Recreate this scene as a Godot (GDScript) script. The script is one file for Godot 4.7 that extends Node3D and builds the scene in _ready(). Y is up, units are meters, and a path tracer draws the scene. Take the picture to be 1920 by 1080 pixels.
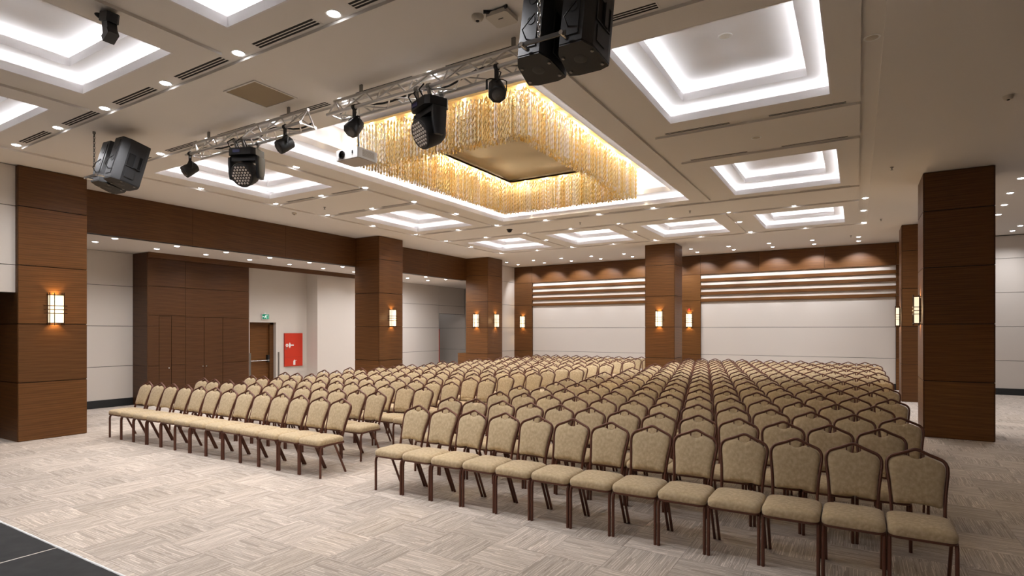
extends Node3D
# A hotel ballroom set out with rows of banquet chairs. X runs along the back wall, depth runs away from the stage.
# Layout numbers are in units of U metres: w(x, depth, h) gives the point at height h above the eye level EYE.

const U := 2.8
const EYE := 1.89
const CEIL := 4.69
const ORD := ["first", "second", "third", "fourth", "fifth", "sixth", "seventh", "eighth", "ninth", "tenth", "eleventh", "twelfth", "thirteenth", "fourteenth", "fifteenth", "sixteenth", "seventeenth", "eighteenth"]

var M := {}
var used := {}
var boxes := {}
var rng := RandomNumberGenerator.new()


class MB:
	var p := PackedVector3Array()
	var n := PackedVector3Array()
	var t := PackedVector2Array()
	var ix := PackedInt32Array()

	func quad(a: Vector3, b: Vector3, c: Vector3, d: Vector3, ua := Vector2(0, 0), ub := Vector2(1, 0), uc := Vector2(1, 1), ud := Vector2(0, 1)) -> void:
		var nn := (b - a).cross(c - a)
		if nn.length() < 1e-12:
			nn = (c - a).cross(d - a)
		nn = nn.normalized()
		var k := p.size()
		p.append_array([a, b, c, d])
		n.append_array([nn, nn, nn, nn])
		t.append_array([ua, ub, uc, ud])
		ix.append_array([k, k + 2, k + 1, k, k + 3, k + 2])

	func box(lo: Vector3, hi: Vector3) -> void:
		obox(Transform3D(Basis(), (lo + hi) / 2.0), hi - lo)

	func obox(x: Transform3D, s: Vector3) -> void:
		var h := s / 2.0
		var q := []
		for k in 8:
			q.append(x * Vector3(h.x if k & 1 else -h.x, h.y if k & 2 else -h.y, h.z if k & 4 else -h.z))
		quad(q[0], q[4], q[6], q[2])
		quad(q[5], q[1], q[3], q[7])
		quad(q[0], q[1], q[5], q[4])
		quad(q[2], q[6], q[7], q[3])
		quad(q[1], q[0], q[2], q[3])
		quad(q[4], q[5], q[7], q[6])

	# rings of equal length, counter-clockwise about the way they advance
	func loft(rings: Array, closed := true, cap0 := true, cap1 := true) -> void:
		var k := p.size()
		var m: int = rings[0].size()
		var acc := PackedVector3Array()
		acc.resize(m * rings.size())
		for i in rings.size():
			for j in m:
				p.append(rings[i][j])
				t.append(Vector2(float(j) / m, float(i) / maxf(1.0, rings.size() - 1)))
		for i in rings.size() - 1:
			for j in (m if closed else m - 1):
				var j2 := (j + 1) % m
				var a := i * m + j
				var b := i * m + j2
				var c := (i + 1) * m + j2
				var d := (i + 1) * m + j
				var nn := (p[k + b] - p[k + a]).cross(p[k + c] - p[k + a]) + (p[k + c] - p[k + a]).cross(p[k + d] - p[k + a])
				acc[a] += nn
				acc[b] += nn
				acc[c] += nn
				acc[d] += nn
				ix.append_array([k + a, k + c, k + b, k + a, k + d, k + c])
		for q in acc:
			n.append(q.normalized() if q.length() > 1e-14 else Vector3.UP)
		if cap0:
			fan(rings[0], true)
		if cap1:
			fan(rings[rings.size() - 1], false)

	func fan(r, flip: bool) -> void:
		var k := p.size()
		var m: int = r.size()
		var mid := Vector3.ZERO
		for q in r:
			mid += q
		mid /= m
		var nn := Vector3.ZERO
		for j in m:
			nn += (r[j] - mid).cross(r[(j + 1) % m] - mid)
		nn = nn.normalized() * (-1.0 if flip else 1.0)
		p.append(mid)
		n.append(nn)
		t.append(Vector2(0.5, 0.5))
		for j in m:
			p.append(r[j])
			n.append(nn)
			t.append(Vector2(0.5 + 0.5 * cos(TAU * j / m), 0.5 + 0.5 * sin(TAU * j / m)))
		for j in m:
			var a := k + 1 + j
			var b := k + 1 + (j + 1) % m
			if flip:
				ix.append_array([k, a, b])
			else:
				ix.append_array([k, b, a])

	func tube(path: Array, rx: float, ry := -1.0, sides := 8, hint := Vector3.UP, cap := true) -> void:
		if ry < 0.0:
			ry = rx
		var rings := []
		var prev := Vector3.ZERO
		for i in path.size():
			var d: Vector3 = (path[mini(i + 1, path.size() - 1)] - path[maxi(i - 1, 0)]).normalized()
			var s: Vector3 = hint if i == 0 else prev
			s = (s - d * s.dot(d))
			if s.length() < 1e-3:
				s = Vector3(1, 0, 0) - d * d.x
				if s.length() < 1e-3:
					s = Vector3(0, 0, 1)
			s = s.normalized()
			prev = s
			var o := d.cross(s)
			var r := PackedVector3Array()
			for j in sides:
				var a := TAU * (j + 0.5) / sides
				r.append(path[i] + s * cos(a) * rx + o * sin(a) * ry)
			rings.append(r)
		loft(rings, true, cap, cap)

	# profile of (radius, height) turned about x's y axis, from low to high
	func lathe(prof: Array, x: Transform3D, sides := 24, cap0 := true, cap1 := true) -> void:
		var rings := []
		for q in prof:
			var r := PackedVector3Array()
			for j in sides:
				var a := -TAU * j / sides
				r.append(x * Vector3(cos(a) * q.x, q.y, sin(a) * q.x))
			rings.append(r)
		loft(rings, true, cap0, cap1)

	func cyl(a: Vector3, b: Vector3, r: float, sides := 10) -> void:
		tube([a, b], r, r, sides, Vector3(0.31, 0.9, 0.2))

	# a polygon in the x-z plane of x, pulled up from y0 to y1, hard edges
	func prism(poly: Array, y0: float, y1: float, x := Transform3D()) -> void:
		var lo := PackedVector3Array()
		var hi := PackedVector3Array()
		var area := 0.0
		for j in poly.size():
			var q: Vector2 = poly[j]
			var r: Vector2 = poly[(j + 1) % poly.size()]
			area += q.x * r.y - r.x * q.y
		var pts := poly.duplicate()
		if area > 0.0:
			pts.reverse()
		for q in pts:
			lo.append(x * Vector3(q.x, y0, q.y))
			hi.append(x * Vector3(q.x, y1, q.y))
		for j in pts.size():
			var k := (j + 1) % pts.size()
			quad(lo[j], lo[k], hi[k], hi[j])
		fan(lo, true)
		fan(hi, false)

	func mesh(sx := 1.0) -> ArrayMesh:
		if sx != 1.0:
			for k in p.size():
				p[k].x *= sx
		var a := []
		a.resize(Mesh.ARRAY_MAX)
		a[Mesh.ARRAY_VERTEX] = p
		a[Mesh.ARRAY_NORMAL] = n
		a[Mesh.ARRAY_TEX_UV] = t
		a[Mesh.ARRAY_INDEX] = ix
		var m := ArrayMesh.new()
		m.add_surface_from_arrays(Mesh.PRIMITIVE_TRIANGLES, a)
		return m


# ---------------------------------------------------------------- helpers
func w(x: float, depth: float, h: float) -> Vector3:
	return Vector3(x * U, EYE + h * U, -depth * U)


func at(x: float, depth: float, y: float) -> Vector3:
	return Vector3(x * U, y, -depth * U)


func numbered(called: String) -> String:
	var k: int = used.get(called, 0)
	used[called] = k + 1
	return called if k == 0 else "%s_%03d" % [called, k]


func tag(o: Node, label: String, category: String, group := "", kind := "") -> Node:
	o.set_meta("label", label)
	o.set_meta("category", category)
	if group:
		o.set_meta("group", group)
	if kind:
		o.set_meta("kind", kind)
	return o


func thing(called: String, label: String, category: String, pos := Vector3.ZERO, group := "", kind := "") -> Node3D:
	var o := Node3D.new()
	o.name = numbered(called)
	add_child(o)
	o.position = pos
	tag(o, label, category, group, kind)
	return o


func obj(called: String, m: Mesh, mat: Material, parent: Node = self) -> MeshInstance3D:
	var o := MeshInstance3D.new()
	o.name = numbered(called) if parent == self else called
	o.mesh = m
	o.material_override = mat
	parent.add_child(o, true)
	return o


func bx(called: String, lo: Vector3, hi: Vector3, mat: Material, parent: Node = self) -> MeshInstance3D:
	var s := (hi - lo).abs()
	var key := Vector3i((s * 2000.0).round())
	if not boxes.has(key):
		var b := BoxMesh.new()
		b.size = s
		boxes[key] = b
	var o := obj(called, boxes[key], mat, parent)
	o.position = (lo + hi) / 2.0
	return o


func mat(c: Color, rough := 0.6, metal := 0.0) -> StandardMaterial3D:
	var m := StandardMaterial3D.new()
	m.albedo_color = c
	m.roughness = rough
	m.metallic = metal
	return m


func glow(c: Color, energy: float) -> StandardMaterial3D:
	var m := mat(Color(0.9, 0.9, 0.88), 0.4)
	m.emission_enabled = true
	m.emission = c
	m.emission_energy_multiplier = energy
	return m


func noise_tex(seed_: int, freq: float, oct: int, ramp: Array, size := 512) -> NoiseTexture2D:
	var f := FastNoiseLite.new()
	f.seed = seed_
	f.frequency = freq
	f.fractal_octaves = oct
	f.noise_type = FastNoiseLite.TYPE_SIMPLEX_SMOOTH
	var t := NoiseTexture2D.new()
	t.width = size
	t.height = size
	t.seamless = true
	t.noise = f
	var g := Gradient.new()
	g.offsets = PackedFloat32Array(ramp.map(func(q): return q[0]))
	g.colors = PackedColorArray(ramp.map(func(q): return q[1]))
	t.color_ramp = g
	return t


func spot(at_: Vector3, dir: Vector3, e: float, ang: float, c: Color, blend := 1.0, size := 0.05) -> SpotLight3D:
	var l := SpotLight3D.new()
	l.name = "lamp_light"
	l.light_energy = e
	l.light_color = c
	l.spot_angle = ang
	l.spot_angle_attenuation = blend
	l.spot_range = 40.0
	l.spot_attenuation = 2.0
	l.light_size = size
	l.shadow_enabled = true
	add_child(l, true)
	var up := Vector3.FORWARD if absf(dir.normalized().y) > 0.9 else Vector3.UP
	l.look_at_from_position(at_, at_ + dir, up)
	return l


func omni(at_: Vector3, e: float, c: Color, size := 0.04) -> OmniLight3D:
	var l := OmniLight3D.new()
	l.name = "lamp_light"
	l.light_energy = e
	l.light_color = c
	l.omni_range = 40.0
	l.omni_attenuation = 2.0
	l.light_size = size
	l.shadow_enabled = true
	l.position = at_
	add_child(l, true)
	return l


func area_up(at_: Vector3, sx: float, sz: float, e: float, c: Color, lean: Vector3) -> void:
	var l := AreaLight3D.new()
	l.name = "strip_light"
	l.area_size = Vector2(sx, sz)
	l.light_energy = e
	l.light_color = c
	l.area_range = 40.0
	l.area_attenuation = 2.0
	l.shadow_enabled = true
	l.transform = Transform3D(Basis(Vector3.UP.cross(lean).normalized(), deg_to_rad(38.0)) * Basis(Vector3.RIGHT, PI / 2.0), at_)
	add_child(l, true)


# ---------------------------------------------------------------- scene
const DOWN_E := 2.55
const WASH_E := 3.3
const COVE_E := 0.6
const DOWN_C := Color(0.99, 0.985, 1.0)
const COVE_C := Color(0.96, 0.975, 1.0)


func _ready() -> void:
	rng.seed = 20240611
	# camera, background, exposure
	var cam := Camera3D.new()
	cam.name = "camera"
	add_child(cam)
	cam.projection = Camera3D.PROJECTION_FRUSTUM
	cam.near = 0.05
	cam.far = 200.0
	cam.size = 2.0 * 0.05 * 540.0 / 1071.24
	cam.frustum_offset = Vector2(0, 0.05 * 79.5 / 1071.24)
	cam.position = Vector3(0, EYE, 0)
	cam.rotation = Vector3(0, deg_to_rad(31.165), 0)
	cam.current = true
	var env := Environment.new()
	env.background_mode = Environment.BG_COLOR
	env.background_color = Color(0, 0, 0)
	env.tonemap_mode = Environment.TONE_MAPPER_LINEAR
	env.tonemap_exposure = 1.24
	env.sdfgi_enabled = true
	env.ssao_enabled = true
	env.ssil_enabled = true
	var we := WorldEnvironment.new()
	we.name = "world_environment"
	we.environment = env
	add_child(we)

	materials()
	build_floor()
	build_ceiling()
	build_walls()
	build_columns()
	build_alcove()
	build_stage()
	build_coffers()
	build_downlights()
	build_vents()
	build_chandelier()
	build_sconces()
	build_rigging()
	build_ceiling_devices()
	build_chairs()


func materials() -> void:
	M.paint = mat(Color(0.84, 0.81, 0.775), 0.75)
	M.ceiling = mat(Color(0.88, 0.86, 0.835), 0.8)
	M.cove = mat(Color(0.90, 0.885, 0.88), 0.8)
	M.wall = mat(Color(0.85, 0.82, 0.785), 0.55)
	M.plain = mat(Color(0.84, 0.81, 0.77), 0.7)
	M.gap = mat(Color(0.13, 0.095, 0.075), 0.8)
	M.wallgap = mat(Color(0.30, 0.285, 0.27), 0.8)
	M.black = mat(Color(0.12, 0.12, 0.125), 0.5)
	M.base = mat(Color(0.13, 0.14, 0.15), 0.45)
	M.rubber = mat(Color(0.075, 0.075, 0.078), 0.55)
	M.plastic = mat(Color(0.145, 0.145, 0.15), 0.5)
	M.alu = mat(Color(0.86, 0.85, 0.84), 0.35, 0.6)
	M.chrome = mat(Color(0.85, 0.85, 0.85), 0.2, 0.95)
	M.steel = mat(Color(0.55, 0.54, 0.52), 0.4, 0.8)
	M.white = mat(Color(0.93, 0.93, 0.92), 0.4)
	M.offwhite = mat(Color(0.80, 0.77, 0.72), 0.6)
	M.bronze = mat(Color(0.20, 0.145, 0.10), 0.4, 0.7)
	M.red = mat(Color(0.80, 0.21, 0.11), 0.5)
	M.darkred = mat(Color(0.60, 0.10, 0.07), 0.5)
	M.slot = mat(Color(0.05, 0.04, 0.035), 0.8)
	var wn := noise_tex(7, 0.011, 5, [[0.0, Color(0.40, 0.265, 0.165)], [0.35, Color(0.47, 0.315, 0.20)], [0.6, Color(0.505, 0.345, 0.22)], [1.0, Color(0.56, 0.39, 0.255)]])
	M.wood = []
	for k in 5:
		var m := StandardMaterial3D.new()
		var v: float = [0.88, 0.845, 0.77, 0.86, 0.64][k]
		m.albedo_color = Color(v, v * [0.985, 0.97, 0.975, 0.96, 0.96][k], v * [0.84, 0.82, 0.85, 0.80, 0.88][k])
		m.albedo_texture = wn
		m.uv1_triplanar = true
		m.uv1_world_triplanar = true
		m.uv1_scale = Vector3(0.17, 5.5, 0.17)
		m.uv1_offset = Vector3(0.13, 0.37, 0.29) * k
		m.roughness = 0.42
		m.metallic_specular = 0.4
		M.wood.append(m)
	var fn := noise_tex(21, 0.02, 4, [[0.0, Color(0.66, 0.575, 0.435)], [0.42, Color(0.725, 0.64, 0.50)], [0.6, Color(0.75, 0.665, 0.525)], [1.0, Color(0.82, 0.74, 0.60)]], 256)
	M.fabric = StandardMaterial3D.new()
	M.fabric.albedo_texture = fn
	M.fabric.uv1_triplanar = true
	M.fabric.uv1_world_triplanar = true
	M.fabric.uv1_scale = Vector3(4.6, 4.6, 4.6)
	M.fabric.roughness = 0.9
	M.fabric.rim_enabled = true
	M.fabric.rim = 0.35
	M.fabric.rim_tint = 0.7
	M.frame = mat(Color(0.40, 0.245, 0.185), 0.38, 0.35)
	M.carpet = StandardMaterial3D.new()
	M.carpet.albedo_texture = carpet_texture()
	M.carpet.roughness = 0.95
	M.carpet.metallic_specular = 0.2
	M.carpet.vertex_color_use_as_albedo = true
	M.deck = StandardMaterial3D.new()
	M.deck.albedo_texture = noise_tex(33, 0.03, 4, [[0.0, Color(0.11, 0.11, 0.108)], [1.0, Color(0.17, 0.168, 0.165)]], 256)
	M.deck.uv1_triplanar = true
	M.deck.uv1_world_triplanar = true
	M.deck.uv1_scale = Vector3(0.8, 0.8, 0.8)
	M.deck.roughness = 0.85
	M.led = glow(COVE_C, 3.0)
	M.lens = glow(DOWN_C, 14.0)
	M.opal = glow(Color(1.0, 0.91, 0.76), 0.88)
	M.bulb = glow(Color(1.0, 0.92, 0.78), 10.0)
	M.crystal = StandardMaterial3D.new()
	M.crystal.albedo_color = Color(1, 1, 1)
	M.crystal.vertex_color_use_as_albedo = true
	M.crystal.roughness = 0.2
	M.crystal.metallic = 0.5
	M.crystal.backlight_enabled = true
	M.crystal.backlight = Color(0.7, 0.63, 0.48)


func carpet_texture() -> ImageTexture:
	var r := RandomNumberGenerator.new()
	r.seed = 5
	var s := 512
	var im := Image.create(s, s, false, Image.FORMAT_RGB8)
	var x := 0
	while x < s:
		var wid := r.randi_range(2, 5)
		var y := 0
		var base := r.randf_range(-0.05, 0.05)
		while y < s:
			var ln := r.randi_range(50, 260)
			var v := base + r.randf_range(-0.04, 0.04)
			if r.randf() < 0.20:
				v += 0.11
			elif r.randf() < 0.16:
				v -= 0.06
			for yy in range(y, mini(s, y + ln)):
				for xx in range(x, mini(s, x + wid)):
					var g := v + r.randf_range(-0.03, 0.03)
					im.set_pixel(xx, yy, Color(0.715 + g, 0.67 + g, 0.625 + g))
			y += ln
		x += wid
	return ImageTexture.create_from_image(im)


# ---------------------------------------------------------------- floor
const X0 := -6.7
const X1 := 2.7
const DA := -1.3
const DB := 7.78


func build_floor() -> void:
	var f := thing("floor", "beige striped carpet tile floor under all the chairs", "floor", Vector3.ZERO, "", "structure")
	bx("subfloor", at(X0 - 0.1, DB + 0.1, -0.15), at(X1 + 0.1, DA - 0.1, -0.008), M.gap, f)
	var b := MB.new()
	b.box(Vector3(-0.2492, -0.008, -0.2492), Vector3(0.2492, 0, 0.2492))
	var meshes := []
	for k in 4:
		var q := MB.new()
		var h := 0.2492
		var u0 := Vector2(0.25 * k, 0.13 * k)
		q.quad(Vector3(-h, 0, h), Vector3(h, 0, h), Vector3(h, 0, -h), Vector3(-h, 0, -h), u0, u0 + Vector2(0.8, 0), u0 + Vector2(0.8, 0.8), u0 + Vector2(0, 0.8))
		for sgn in 4:
			var rot := Basis(Vector3.UP, PI / 2 * sgn)
			q.quad(rot * Vector3(-h, -0.008, h), rot * Vector3(h, -0.008, h), rot * Vector3(h, 0, h), rot * Vector3(-h, 0, h))
		meshes.append(q.mesh())
	var tones := []
	for k in 5:
		var m: StandardMaterial3D = M.carpet.duplicate()
		m.vertex_color_use_as_albedo = false
		var v := 0.955 + 0.02 * k
		m.albedo_color = Color(v, v * 0.995, v * 0.985)
		tones.append(m)
	var cells := []
	var zmin := -DB * U
	for i in range(0, 53):
		for j in range(0, 51):
			var x := X0 * U + 0.25 + 0.5 * i
			var z := zmin + 0.25 + 0.5 * j
			if x > X1 * U or z > -DA * U:
				continue
			var d := -z / U
			var xx := x / U
			var th := deg_to_rad(31.165)
			var zc := -xx * sin(th) + d * cos(th)
			var xc := xx * cos(th) + d * sin(th)
			var seen := zc > 0.3 and absf(xc / maxf(zc, 0.01)) < 0.93 and 0.675 / maxf(zc, 0.01) < 0.45
			# tiles hidden by the chair rows or the stage come last
			var rank := zc
			if d < 0.66:
				seen = false
			if xx > -3.9 and xx < 0.1 and d > 2.2:
				rank += 6.0
			cells.append([rank if seen else 100.0 + zc, x, z, (i + j) % 2])
	cells.sort_custom(func(a, c): return a[0] < c[0])
	var mm := MultiMesh.new()
	mm.transform_format = MultiMesh.TRANSFORM_3D
	mm.use_colors = true
	mm.mesh = meshes[0]
	mm.instance_count = cells.size() - 300
	for k in cells.size():
		var c = cells[k]
		var turn: float = PI / 2 * c[3] + (PI if rng.randf() < 0.5 else 0.0)
		var x := Transform3D(Basis(Vector3.UP, turn), Vector3(c[1], 0, c[2]))
		if k < 300:
			var o := obj("carpet_tile", meshes[rng.randi() % 4], tones[rng.randi() % 5], f)
			o.transform = x
		else:
			mm.set_instance_transform(k - 300, x)
			var v := 0.94 + 0.09 * rng.randf()
			mm.set_instance_color(k - 300, Color(v, v, v))
	var mi := MultiMeshInstance3D.new()
	mi.name = "carpet_tiles"
	mi.multimesh = mm
	mi.material_override = M.carpet
	mi.set_meta("kind", "stuff")
	f.add_child(mi, true)


# ---------------------------------------------------------------- ceiling
# coffers: [x0, x1, d0, d1]
const A0 := -3.82
const COF := [
	[-3.822, -3.13, 0.29, 1.127], [-2.80, -2.118, 0.29, 1.127], [-1.78, -1.10, 0.29, 1.127],
	[-3.822, -3.13, 1.93, 2.762], [-3.822, -3.13, 3.612, 4.462], [-3.822, -3.13, 5.312, 6.11],
	[-2.805, -2.105, 5.312, 6.11], [-1.78, -1.103, 5.312, 6.11], [-0.774, -0.10, 5.312, 6.11],
	[-0.774, -0.10, 1.922, 2.762], [-0.774, -0.10, 3.62, 4.475],
]
const BIG := [-2.79, -1.104, 1.93, 4.455]
const DSTR := [0.12, 1.265, 1.75, 2.92, 3.44, 4.61, 5.125, 6.28]
const HW := 0.033


func in_strip(x: float, d: float) -> bool:
	if x < -3.985 - HW or x > 0.043 + HW or d > 6.28 + HW:
		return false
	for q in DSTR:
		if absf(d - q) < HW:
			if (q == 2.92 or q == 3.44) and x > -2.965 + HW and x < -0.94 - HW:
				continue
			return true
	if absf(x + 3.985) < HW or absf(x - 0.043) < HW:
		return true
	var row0 := d > 0.12 and d < 1.265
	var row1 := d > 1.75 and d < 4.61
	var rowb := d > 5.125 and d < 6.28
	if absf(x + 2.965) < HW or absf(x + 0.94) < HW:
		return row0 or row1 or rowb
	if absf(x + 1.945) < HW:
		return row0 or rowb
	return false


func build_ceiling() -> void:
	var xs := [X0, X1]
	var ds := [DA, DB + 0.02]
	for c in COF + [BIG]:
		xs.append_array([c[0], c[1]])
		ds.append_array([c[2], c[3]])
	for q in DSTR:
		ds.append_array([q - HW, q + HW])
	for q in [-3.985, 0.043, -2.965, -0.94, -1.945]:
		xs.append_array([q - HW, q + HW])
	xs.sort()
	ds.sort()
	var b := MB.new()
	var lo := CEIL
	var hi := CEIL + 0.03
	var top := CEIL + 0.045
	var hts := {}
	for i in xs.size() - 1:
		for j in ds.size() - 1:
			var x: float = (xs[i] + xs[i + 1]) / 2.0
			var d: float = (ds[j] + ds[j + 1]) / 2.0
			var hole := false
			for c in COF + [BIG]:
				if x > c[0] and x < c[1] and d > c[2] and d < c[3]:
					hole = true
			hts[Vector2i(i, j)] = -1.0 if hole else (hi if in_strip(x, d) else lo)
	for i in xs.size() - 1:
		for j in ds.size() - 1:
			var y: float = hts[Vector2i(i, j)]
			if y < 0.0 or xs[i + 1] - xs[i] < 1e-5 or ds[j + 1] - ds[j] < 1e-5:
				continue
			var xa: float = xs[i] * U
			var xb: float = xs[i + 1] * U
			var za: float = -ds[j + 1] * U
			var zb: float = -ds[j] * U
			b.quad(Vector3(xa, y, za), Vector3(xb, y, za), Vector3(xb, y, zb), Vector3(xa, y, zb))
			b.quad(Vector3(xa, top, zb), Vector3(xb, top, zb), Vector3(xb, top, za), Vector3(xa, top, za))
			# step faces: from this (lower) cell up to a recessed neighbour, or round a hole
			for s in [[1, 0], [-1, 0], [0, 1], [0, -1]]:
				var o: float = hts.get(Vector2i(i + s[0], j + s[1]), top)
				if o < 0.0:
					continue
				var up := o
				if up > y + 0.001:
					if s[0] == 1:
						b.quad(Vector3(xb, y, zb), Vector3(xb, y, za), Vector3(xb, up, za), Vector3(xb, up, zb))
					elif s[0] == -1:
						b.quad(Vector3(xa, y, za), Vector3(xa, y, zb), Vector3(xa, up, zb), Vector3(xa, up, za))
					elif s[1] == 1:
						b.quad(Vector3(xb, y, za), Vector3(xa, y, za), Vector3(xa, up, za), Vector3(xb, up, za))
					else:
						b.quad(Vector3(xa, y, zb), Vector3(xb, y, zb), Vector3(xb, up, zb), Vector3(xa, up, zb))
	var c := thing("ceiling", "beige plaster ceiling with shallow recessed strips between coffers", "ceiling", Vector3.ZERO, "", "structure")
	obj("plaster", b.mesh(), M.ceiling, c)
	bx("roof_slab", at(X0 - 0.1, DB + 0.12, 5.75), at(X1 + 0.1, DA - 0.1, 5.9), M.ceiling, c)
	for q in [[X0 - 0.1, X0, DA - 0.1, DB + 0.12], [X1, X1 + 0.1, DA - 0.1, DB + 0.12], [X0, X1, DA - 0.1, DA], [X0, X1, DB + 0.02, DB + 0.12]]:
		bx("void_side", at(q[0], q[3], CEIL), at(q[1], q[2], 5.75), M.ceiling, c)


func rect_frame(b: MB, r: Array, o0: float, o1: float, y0: float, y1: float) -> void:
	# a rectangular ring between offsets o0 and o1 outside the rectangle r (metres: x0, x1, z0, z1)
	var xa: float = r[0]
	var xb: float = r[1]
	var za: float = r[2]
	var zb: float = r[3]
	b.box(Vector3(xa - o1, y0, za - o1), Vector3(xb + o1, y1, za - o0))
	b.box(Vector3(xa - o1, y0, zb + o0), Vector3(xb + o1, y1, zb + o1))
	b.box(Vector3(xa - o1, y0, za - o0), Vector3(xa - o0, y1, zb + o0))
	b.box(Vector3(xb + o0, y0, za - o0), Vector3(xb + o1, y1, zb + o0))


func led_run(o: Node, r: Array, off: float, y: float, e: float) -> void:
	# LED strips on the tray floor along the four sides of r, off metres outside it, each with its light
	var cx: float = (r[0] + r[1]) / 2.0
	var cz: float = (r[2] + r[3]) / 2.0
	var lx: float = r[1] - r[0]
	var lz: float = r[3] - r[2]
	var runs := []
	for s in [-1.0, 1.0]:
		var nx := ceili(lx / 4.5)
		for k in nx:
			runs.append([Vector3(r[0] + lx * (k + 0.5) / nx, y, cz + s * (lz / 2 + off)), lx / nx, 0.03])
		var nz := ceili(lz / 4.5)
		for k in nz:
			runs.append([Vector3(cx + s * (lx / 2 + off), y, r[2] + lz * (k + 0.5) / nz), 0.03, lz / nz])
	for q in runs:
		var c: Vector3 = q[0]
		var h := Vector3(q[1] / 2.0, 0.004, q[2] / 2.0)
		bx("led_strip", c - h, c + h, M.led, o)
		var lean := Vector3(signf(cx - c.x), 0, 0) if q[1] < 0.1 else Vector3(0, 0, signf(cz - c.z))
		area_up(c + Vector3(0, 0.008, 0) + lean * 0.004, q[1], q[2], e * maxf(q[1], q[2]) / 2.0, COVE_C, lean)


func coffer(c: Array, label: String, deep := false) -> void:
	var rx := [c[0] * U, c[1] * U, -c[3] * U, -c[2] * U]
	var mid := Vector3((rx[0] + rx[1]) / 2.0, CEIL, (rx[2] + rx[3]) / 2.0)
	var o := thing("cove_light_coffer", label, "ceiling light", mid, "square cove lit ceiling coffers" if not deep else "")
	var r := [rx[0] - mid.x, rx[1] - mid.x, rx[2] - mid.z, rx[3] - mid.z]
	var ins := 0.224 if not deep else 0.30
	var r2 := [r[0] + ins, r[1] - ins, r[2] + ins, r[3] - ins]
	var y1 := 0.181
	var b := MB.new()
	rect_frame(b, r, 0.0, 0.02, -0.001, 0.097)
	obj("lower_lip", b.mesh(), M.cove, o)
	b = MB.new()
	rect_frame(b, r, 0.02, 0.17, 0.070, 0.076)
	rect_frame(b, r, 0.15, 0.17, 0.076, y1 + 0.02)
	obj("lower_tray", b.mesh(), M.cove, o)
	b = MB.new()
	rect_frame(b, r2, 0.0, ins + 0.16, y1, y1 + 0.018)
	obj("lower_soffit", b.mesh(), M.cove, o)
	b = MB.new()
	rect_frame(b, r2, 0.0, 0.02, y1 + 0.018, y1 + 0.099)
	obj("upper_lip", b.mesh(), M.cove, o)
	var y2 := 0.364 if not deep else 0.70
	b = MB.new()
	rect_frame(b, r2, 0.02, 0.15, y1 + 0.070, y1 + 0.076)
	rect_frame(b, r2, 0.15, 0.17, y1 + 0.018, y2 + 0.02)
	b.box(Vector3(r2[0] - 0.16, y2, r2[2] - 0.16), Vector3(r2[1] + 0.16, y2 + 0.02, r2[3] + 0.16))
	obj("upper_soffit", b.mesh(), M.cove, o)
	var off := Vector3(0, 0, 0)
	var lr := [rx[0], rx[1], rx[2], rx[3]]
	var lr2 := [rx[0] + ins, rx[1] - ins, rx[2] + ins, rx[3] - ins]
	led_run_local(o, lr, mid, 0.075, CEIL + 0.080, COVE_E * (0.55 if not deep else 1.0))
	led_run_local(o, lr2, mid, 0.075, CEIL + y1 + 0.080, COVE_E * 0.9)


func led_run_local(o: Node3D, r: Array, mid: Vector3, off: float, y: float, e: float) -> void:
	var holder := Node3D.new()
	led_run(holder, r, off, y, e)
	for k in holder.get_children():
		holder.remove_child(k)
		k.position -= mid
		o.add_child(k, true)
	holder.free()


func build_coffers() -> void:
	var names := [
		"square cove lit coffer over the stage edge by the wall opening", "square cove lit coffer beside the small black ceiling camera", "square cove lit coffer over the stage beyond the black camera",
		"square cove lit coffer above the large moving head by the columns", "square cove lit coffer above the middle wall column", "corner cove lit coffer between the last wall column and back wall",
		"cove lit coffer of the back row, second from the wall columns", "cove lit coffer of the back row before the free standing column", "cove lit coffer of the back row on the twin column side",
		"large cove lit coffer beside the twin hanging loudspeakers", "cove lit coffer beside the chandelier on the twin column side",
	]
	for k in COF.size():
		coffer(COF[k], names[k])
	coffer(BIG, "large rectangular cove lit coffer holding the golden crystal chandelier", true)


# ---------------------------------------------------------------- walls
func grid_wall(o: Node, xs: Array, ys: Array, z: float, thick: float, m: Material, gap := 0.012) -> void:
	# panels in a plane of constant z (metres), front face at z, facing +z
	for i in xs.size() - 1:
		for j in ys.size() - 1:
			bx("panel", Vector3(xs[i] + gap / 2, ys[j] + gap / 2, z - thick), Vector3(xs[i + 1] - gap / 2, ys[j + 1] - gap / 2, z), m if not m == null else M.wood[rng.randi() % 4], o)


func side_wall(o: Node, zs: Array, ys: Array, x: float, thick: float, m: Material, face := 1.0, gap := 0.012) -> void:
	# panels in a plane of constant x, front face at x, facing +x (face 1) or -x
	for i in zs.size() - 1:
		for j in ys.size() - 1:
			var lo := Vector3(minf(x, x - face * thick), ys[j] + gap / 2, minf(zs[i], zs[i + 1]) + gap / 2)
			var hi := Vector3(maxf(x, x - face * thick), ys[j + 1] - gap / 2, maxf(zs[i], zs[i + 1]) - gap / 2)
			bx("panel", lo, hi, m if not m == null else M.wood[rng.randi() % 4], o)


func slab(called: String, label: String, lo: Vector3, hi: Vector3, m: Material, cat := "wall") -> Node3D:
	var o := thing(called, label, cat, Vector3.ZERO, "", "structure")
	bx("body", Vector3(minf(lo.x, hi.x), lo.y, minf(lo.z, hi.z)), Vector3(maxf(lo.x, hi.x), hi.y, maxf(lo.z, hi.z)), m, o)
	return o


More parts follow.
